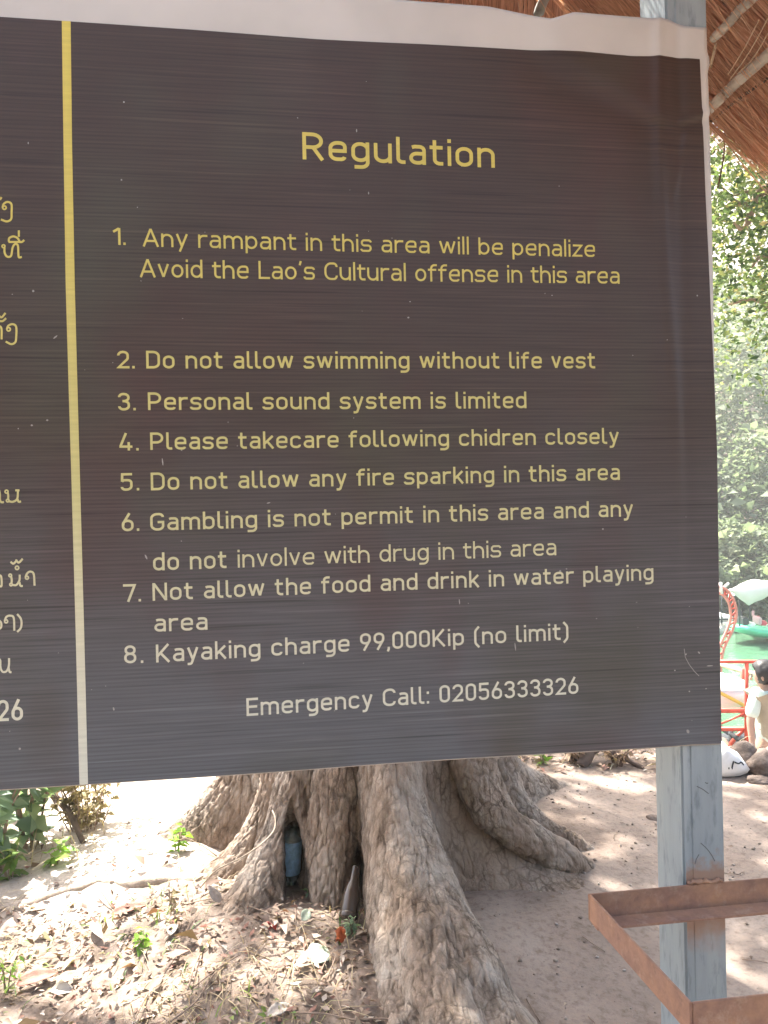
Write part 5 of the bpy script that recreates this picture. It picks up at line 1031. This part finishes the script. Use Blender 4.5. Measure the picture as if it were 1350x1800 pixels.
hull('hull', at(1180, 1093, 21), at(1286, 1096, 21), 1.3, .5, simple('grey_white_hull', (.55, .54, .52), .5, .1), b2, .05)
mb = MB()
mb.box(at(1258, 1084, 21), (.62, .8, .12)); mb.box(at(1258, 1091, 21.0), (.7, .9, .05)); child_local(mb.build('cabin', mwhite, bevel=.02), b2)
mb = MB(); mb.box(at(1258, 1089, 20.5), (.66, .05, .04)); child_local(mb.build('dark_trim', mdark, bevel=.005), b2)

# ------------------------------------------------------------------ person on the shore
def skin(name, nodes, edges, mat, root, sub=2):
    """nodes: name -> (pos, radius)"""
    keys = list(nodes); me = bpy.data.meshes.new(name); me.from_pydata([tuple(map(float, nodes[k][0])) for k in keys], [(keys.index(a), keys.index(b_)) for a, b_ in edges], [])
    o = bpy.data.objects.new(name, me); COL.objects.link(o); sk = o.modifiers.new('skin', 'SKIN'); sk.use_smooth_shade = True
    for i, k in enumerate(keys):
        r_ = nodes[k][1]; me.skin_vertices[0].data[i].radius = (r_, r_) if not isinstance(r_, tuple) else r_; me.skin_vertices[0].data[i].use_root = (i == 0)
    sb_ = o.modifiers.new('sub', 'SUBSURF'); sb_.levels = sub; sb_.render_levels = sub
    dg = bpy.context.evaluated_depsgraph_get(); m2 = bpy.data.meshes.new_from_object(o.evaluated_get(dg)); bpy.data.objects.remove(o)
    o = link(name, m2, mat); m2.name = name
    if root: child_local(o, root)
    return o
YP = 7.4; px0 = at(1352, 1240, YP)[0]; gz = float(ground_h(px0, YP)); htop = at(1340, 1165, YP)[2]; HH = htop - gz
per = empty('person', (px0, YP, gz)); tag(per, 'person with dark hair in a mint shirt and beige vest standing by the raft', 'person')
mskin = simple('skin', (.36, .235, .18), .55, .08, 10, bmp=.05); mshirt = simple('mint_shirt', (.50, .60, .55), .8, .08, 14); mvest = simple('beige_vest', (.29, .265, .205), .85, .12, 14); mhair = simple('dark_hair', (.018, .016, .016), .5, .4, 40, bmp=.4); mtrs = simple('trousers', (.10, .11, .13), .85, .15, 14)
q = lambda u, v, dy=0.0: at(u, v, YP + dy)
hd = q(1341, 1186); nk = q(1347, 1212); chest = q(1352, 1236); waist = q(1354, 1278); hip = q(1355, 1312)
shL, shR = q(1331, 1218, -.06), q(1374, 1220, .08); elL, haL = q(1319, 1266, -.10), q(1322, 1306, -.14); elR, haR = q(1384, 1268, .05), q(1380, 1308, -.05)
knL, ftL = np.array([hip[0] - .10, YP - .06, gz + .45]), np.array([hip[0] - .10, YP, gz + .05]); knR, ftR = np.array([hip[0] + .09, YP - .02, gz + .45]), np.array([hip[0] + .10, YP + .06, gz + .05])
N = {'hip': (hip, .125), 'waist': (waist, .105), 'chest': (chest, .125), 'base': (nk + [0, 0, -.03], .07), 'neck': (nk + [-.005, 0, .03], .047), 'jaw': (hd + [-.02, -.0, -.055], .068), 'head': (hd + [0, 0, .01], .092), 'crown': (hd + [.005, 0, .06], .07),
     'shL': (shL, .058), 'elL': (elL, .04), 'wrL': (haL, .027), 'haL': (haL + [0, -.01, -.07], .032), 'shR': (shR, .058), 'elR': (elR, .04), 'wrR': (haR, .027), 'haR': (haR + [0, -.01, -.07], .032),
     'thL': (hip + [-.09, 0, -.10], .085), 'knL': (knL, .055), 'anL': (ftL + [0, 0, .04], .038), 'toL': (ftL + [-.10, -.08, -.015], .035), 'thR': (hip + [.09, 0, -.10], .085), 'knR': (knR, .055), 'anR': (ftR + [0, 0, .04], .038), 'toR': (ftR + [-.10, -.08, -.015], .035)}
E = [('hip', 'waist'), ('waist', 'chest'), ('chest', 'base'), ('base', 'neck'), ('neck', 'jaw'), ('jaw', 'head'), ('head', 'crown'), ('chest', 'shL'), ('shL', 'elL'), ('elL', 'wrL'), ('wrL', 'haL'), ('chest', 'shR'), ('shR', 'elR'), ('elR', 'wrR'), ('wrR', 'haR'), ('hip', 'thL'), ('thL', 'knL'), ('knL', 'anL'), ('anL', 'toL'), ('hip', 'thR'), ('thR', 'knR'), ('knR', 'anR'), ('anR', 'toR')]
fi = 0
for sd, w_, pal in (('L', haL, -1), ('R', haR, 1)):
    for k in range(5):
        a = w_ + np.array([(-.02 + .011 * k), -.02 + .004 * k, -.085 + (.03 if k == 0 else 0)]); ln = [.05, .065, .072, .066, .05][k]; dx = -.03 if k == 0 else 0
        N[f'f{sd}{k}a'] = (a, .0095); N[f'f{sd}{k}b'] = (a + [dx, -.008, -ln * .5], .0085); N[f'f{sd}{k}c'] = (a + [dx * 1.2, -.022, -ln], .007); E += [('ha' + sd, f'f{sd}{k}a'), (f'f{sd}{k}a', f'f{sd}{k}b'), (f'f{sd}{k}b', f'f{sd}{k}c')]
skin('body', N, E, mskin, per)
skin('shirt', {'chest': (chest, .150), 'waist': (waist, .135), 'hem': (hip, .140), 'sh0': (nk + [0, 0, -.045], .085), 'shL': (shL, .080), 'slL': (shL * .45 + elL * .55, .070), 'sl2L': (shL * .0 + elL * 1.0 + [0, 0, .01], .066), 'shR': (shR, .080), 'slR': (shR * .45 + elR * .55, .070), 'sl2R': (elR + [0, 0, .01], .066)},
     [('chest', 'waist'), ('waist', 'hem'), ('chest', 'sh0'), ('chest', 'shL'), ('shL', 'slL'), ('slL', 'sl2L'), ('chest', 'shR'), ('shR', 'slR'), ('slR', 'sl2R')], mshirt, per)
skin('vest', {'chest': (chest + [.01, -.02, .0], .158), 'mid': (waist + [.01, -.02, .06], .148), 'hem': (hip + [.01, -.02, .03], .152), 'top': (nk + [.015, -.02, -.07], .10)}, [('chest', 'mid'), ('mid', 'hem'), ('chest', 'top')], mvest, per)
skin('trousers', {'hip': (hip + [0, 0, -.02], .135), 'thL': (hip + [-.09, 0, -.11], .098), 'knL': (knL, .072), 'anL': (ftL + [0, 0, .08], .06), 'thR': (hip + [.09, 0, -.11], .098), 'knR': (knR, .072), 'anR': (ftR + [0, 0, .08], .06)}, [('hip', 'thL'), ('thL', 'knL'), ('knL', 'anL'), ('hip', 'thR'), ('thR', 'knR'), ('knR', 'anR')], mtrs, per)
# hair cap: covers crown and back of the head, face side (left/front) open
bmh = bmesh.new(); bmesh.ops.create_icosphere(bmh, subdivisions=4, radius=1); facing = unit(np.array([-.80, .35, -.25]))
dele = []
for v in bmh.verts:
    c = np.array(v.co[:]); f_ = c @ facing
    if (f_ > .66 and c[2] < .40) or c[2] < -.80: dele.append(v)
    jit = 1 + .05 * float(vnoise(c[0] * 6, c[1] * 6, c[2] * 2, 4)); v.co = Vector(c * np.array([.108, .112, .118]) * jit)
bmesh.ops.delete(bmh, geom=dele, context='VERTS'); me = bpy.data.meshes.new('hair'); bmh.to_mesh(me); bmh.free(); o = link('hair', me, mhair); o.location = tuple(hd + [.012, 0, .02]); bpy.context.view_layer.update(); child_local(o, per); md = o.modifiers.new('t', 'SOLIDIFY'); md.thickness = .012; md.offset = 1
# face: nose, eyes, ears
mb = MB(); side = unit(np.cross(facing, [0, 0, 1.0])); upv = np.cross(side, facing)
fc = hd + [-.01, 0, -.01]; mb.tube([fc + facing * .085 + upv * .02, fc + facing * .108 - upv * .012, fc + facing * .09 - upv * .02], [.008, .013, .009], 8); child_local(mb.build('nose', mskin), per)
for sg in (-1, 1):
    mb = MB(); e_ = fc + side * .093 * sg - upv * .0; mb.tube([e_ + upv * .025, e_ + side * .012 * sg, e_ - upv * .025], [.010, .014, .009], 8); child_local(mb.build('ear', mskin), per)
    mb = MB(); c = fc + facing * .082 + side * .034 * sg + upv * .022; mb.tube([c - side * .012, c + facing * .004, c + side * .012], [.004, .008, .004], 8); child_local(mb.build('eye', mhair), per)

# ------------------------------------------------------------------ overhanging tree at right, forest on the far bank
tr = empty('riverside_tree', (5.6, 8.4, -1.7)); tag(tr, 'leafy riverside tree whose branches hang into the view at right', 'tree')
mb = MB(); B0 = np.array([5.6, 8.4, -1.9]); T0 = np.array([5.3, 8.4, 5.2]); mb.tube(spline([B0, B0 + [.1, 0, 2.6], T0 - [0, 0, 2], T0], 18), np.linspace(.24, .10, 18), 12)
limbs = [((1500, 420), (1400, 370), (1352, 352), (1315, 338), (1285, 345)), ((1500, 520), (1400, 470), (1340, 452), (1322, 470)), ((1480, 380), (1350, 330), (1310, 400), (1290, 390)), ((1500, 600), (1390, 560), (1330, 528), (1280, 535)), ((1350, 350), (1300, 358), (1270, 330)), ((1400, 300), (1330, 280), (1280, 250))]
tipP = []
for k, Lb in enumerate(limbs):
    yy = 8.4 - .25 * (k % 3); P = spline([at(u, v, yy) for u, v in Lb], 16); mb.tube(P, np.linspace(.07 if k in (0, 2) else .045, .012, 16), 8); tipP += list(P[2:])
child_local(mb.build('trunk', simple('limb_bark', (.30, .215, .16), .9, .35, 8, bmp=.5)), tr)
r = np.random.default_rng(71); tipP = np.array(tipP)
C_ = tipP[r.integers(0, len(tipP), 7500)] + r.normal(size=(7500, 3)) * [.55, .6, .42]
C2 = np.array([5.5, 8.6, 5.4]) + r.normal(size=(5000, 3)) * [1.4, 1.4, 1.1]; P = np.concatenate([C_, C2]); n = len(P)
mhang = leafmat('hanging_leaf', [(0, (.045, .075, .035)), (.45, (.11, .155, .065)), (.85, (.21, .25, .10)), (1, (.33, .27, .14))], .5, .5, 1.1, (1, 1.05, .7))
leaf_obj('crown', [leaves(P, r.uniform(.05, .11, n), .5, .4, .2, None, None, r)], mhang, tr)
# forest
mfor = leafmat('forest_leaf', [(0, (.07, .10, .062)), (.4, (.125, .165, .095)), (.8, (.19, .235, .135)), (1, (.27, .295, .19))], .5, .6, 1.15, (1.0, 1.02, .82))
r = np.random.default_rng(81)
def forest_pts(n, x0, x1, y0, y1):
    x = r.uniform(x0, x1, n); y = y0 + (y1 - y0) * r.random(n) ** 1.3; g = ground_h(x, y)
    hgt = np.clip(1.6 + (y - y0) * .55, 0, 7.0) + 1.6 * fbm(x * .32, y * .32, 0, 301, 2) + .6 * vnoise(x * .9, y * .9, 0, 305); hgt = np.maximum(hgt, .5)
    z = g + hgt * (1 - r.random(n) ** 2.2 * .8); return np.stack([x, y, np.maximum(z, -1.8)], 1)
P1 = forest_pts(52000, 8.0, 18.0, 23.2, 40); P2 = forest_pts(70000, -30, 50, 23.2, 50)
tf = lambda P: np.clip(.5 + .55 * fbm(P[:, 0] * .45, P[:, 1] * .45, P[:, 2] * .45, 311, 3) + r.normal(size=len(P)) * .16, 0, 1)
P3 = np.stack([r.uniform(8.5, 17, 9000), r.uniform(23.0, 24.6, 9000), 0 * r.random(9000)], 1); P3[:, 2] = ground_h(P3[:, 0], P3[:, 1]) + r.random(9000) * 2.2 * (.5 + .5 * vnoise(P3[:, 0] * .8, 1.0, 0, 12)); P3[:, 2] = np.maximum(P3[:, 2], -1.85)
tag(leaf_obj('forest', [leaves(P1, r.uniform(.12, .26, len(P1)), .55, .6, .15, tf(P1), None, r), leaves(P2, r.uniform(.25, .6, len(P2)), .6, .6, .15, tf(P2), None, r), leaves(P3, r.uniform(.10, .22, len(P3)), .5, .5, .15, tf(P3) * .6, None, r)], mfor), kind='stuff')
# unseen trees added behind the viewer to keep sky light off the sign
r = np.random.default_rng(91); x = r.uniform(-22, 22, 9000); y = -10 - 6 * r.random(9000) ** 1.4; z = (5.5 + 2.5 * vnoise(x * .3, 0, 0, 14)) * r.random(9000) ** .8
tag(leaf_obj('sky_block_trees', [leaves(np.stack([x, y, z], 1), r.uniform(.5, 1.1, 9000), .6, .5, .15, None, None, r)], mleaf), kind='stuff')
# scattering volume added to imitate lens glare over the distance
hz_ = MB(); hz_.box((10, 60, 12.5), (220, 160, 45)); mh = bpy.data.materials.new('glare_volume'); mh.use_nodes = True; nt = mh.node_tree; nt.nodes.clear(); oo = nt.nodes.new('ShaderNodeOutputMaterial'); pv = nt.nodes.new('ShaderNodeVolumePrincipled')
pv.inputs['Color'].default_value = (.93, .96, .93, 1); pv.inputs['Density'].default_value = GLARE_DENSITY; pv.inputs['Anisotropy'].default_value = .3; nt.links.new(pv.outputs[0], oo.inputs['Volume'])
tag(hz_.build('glare_haze', mh, smooth=False), kind='stuff')
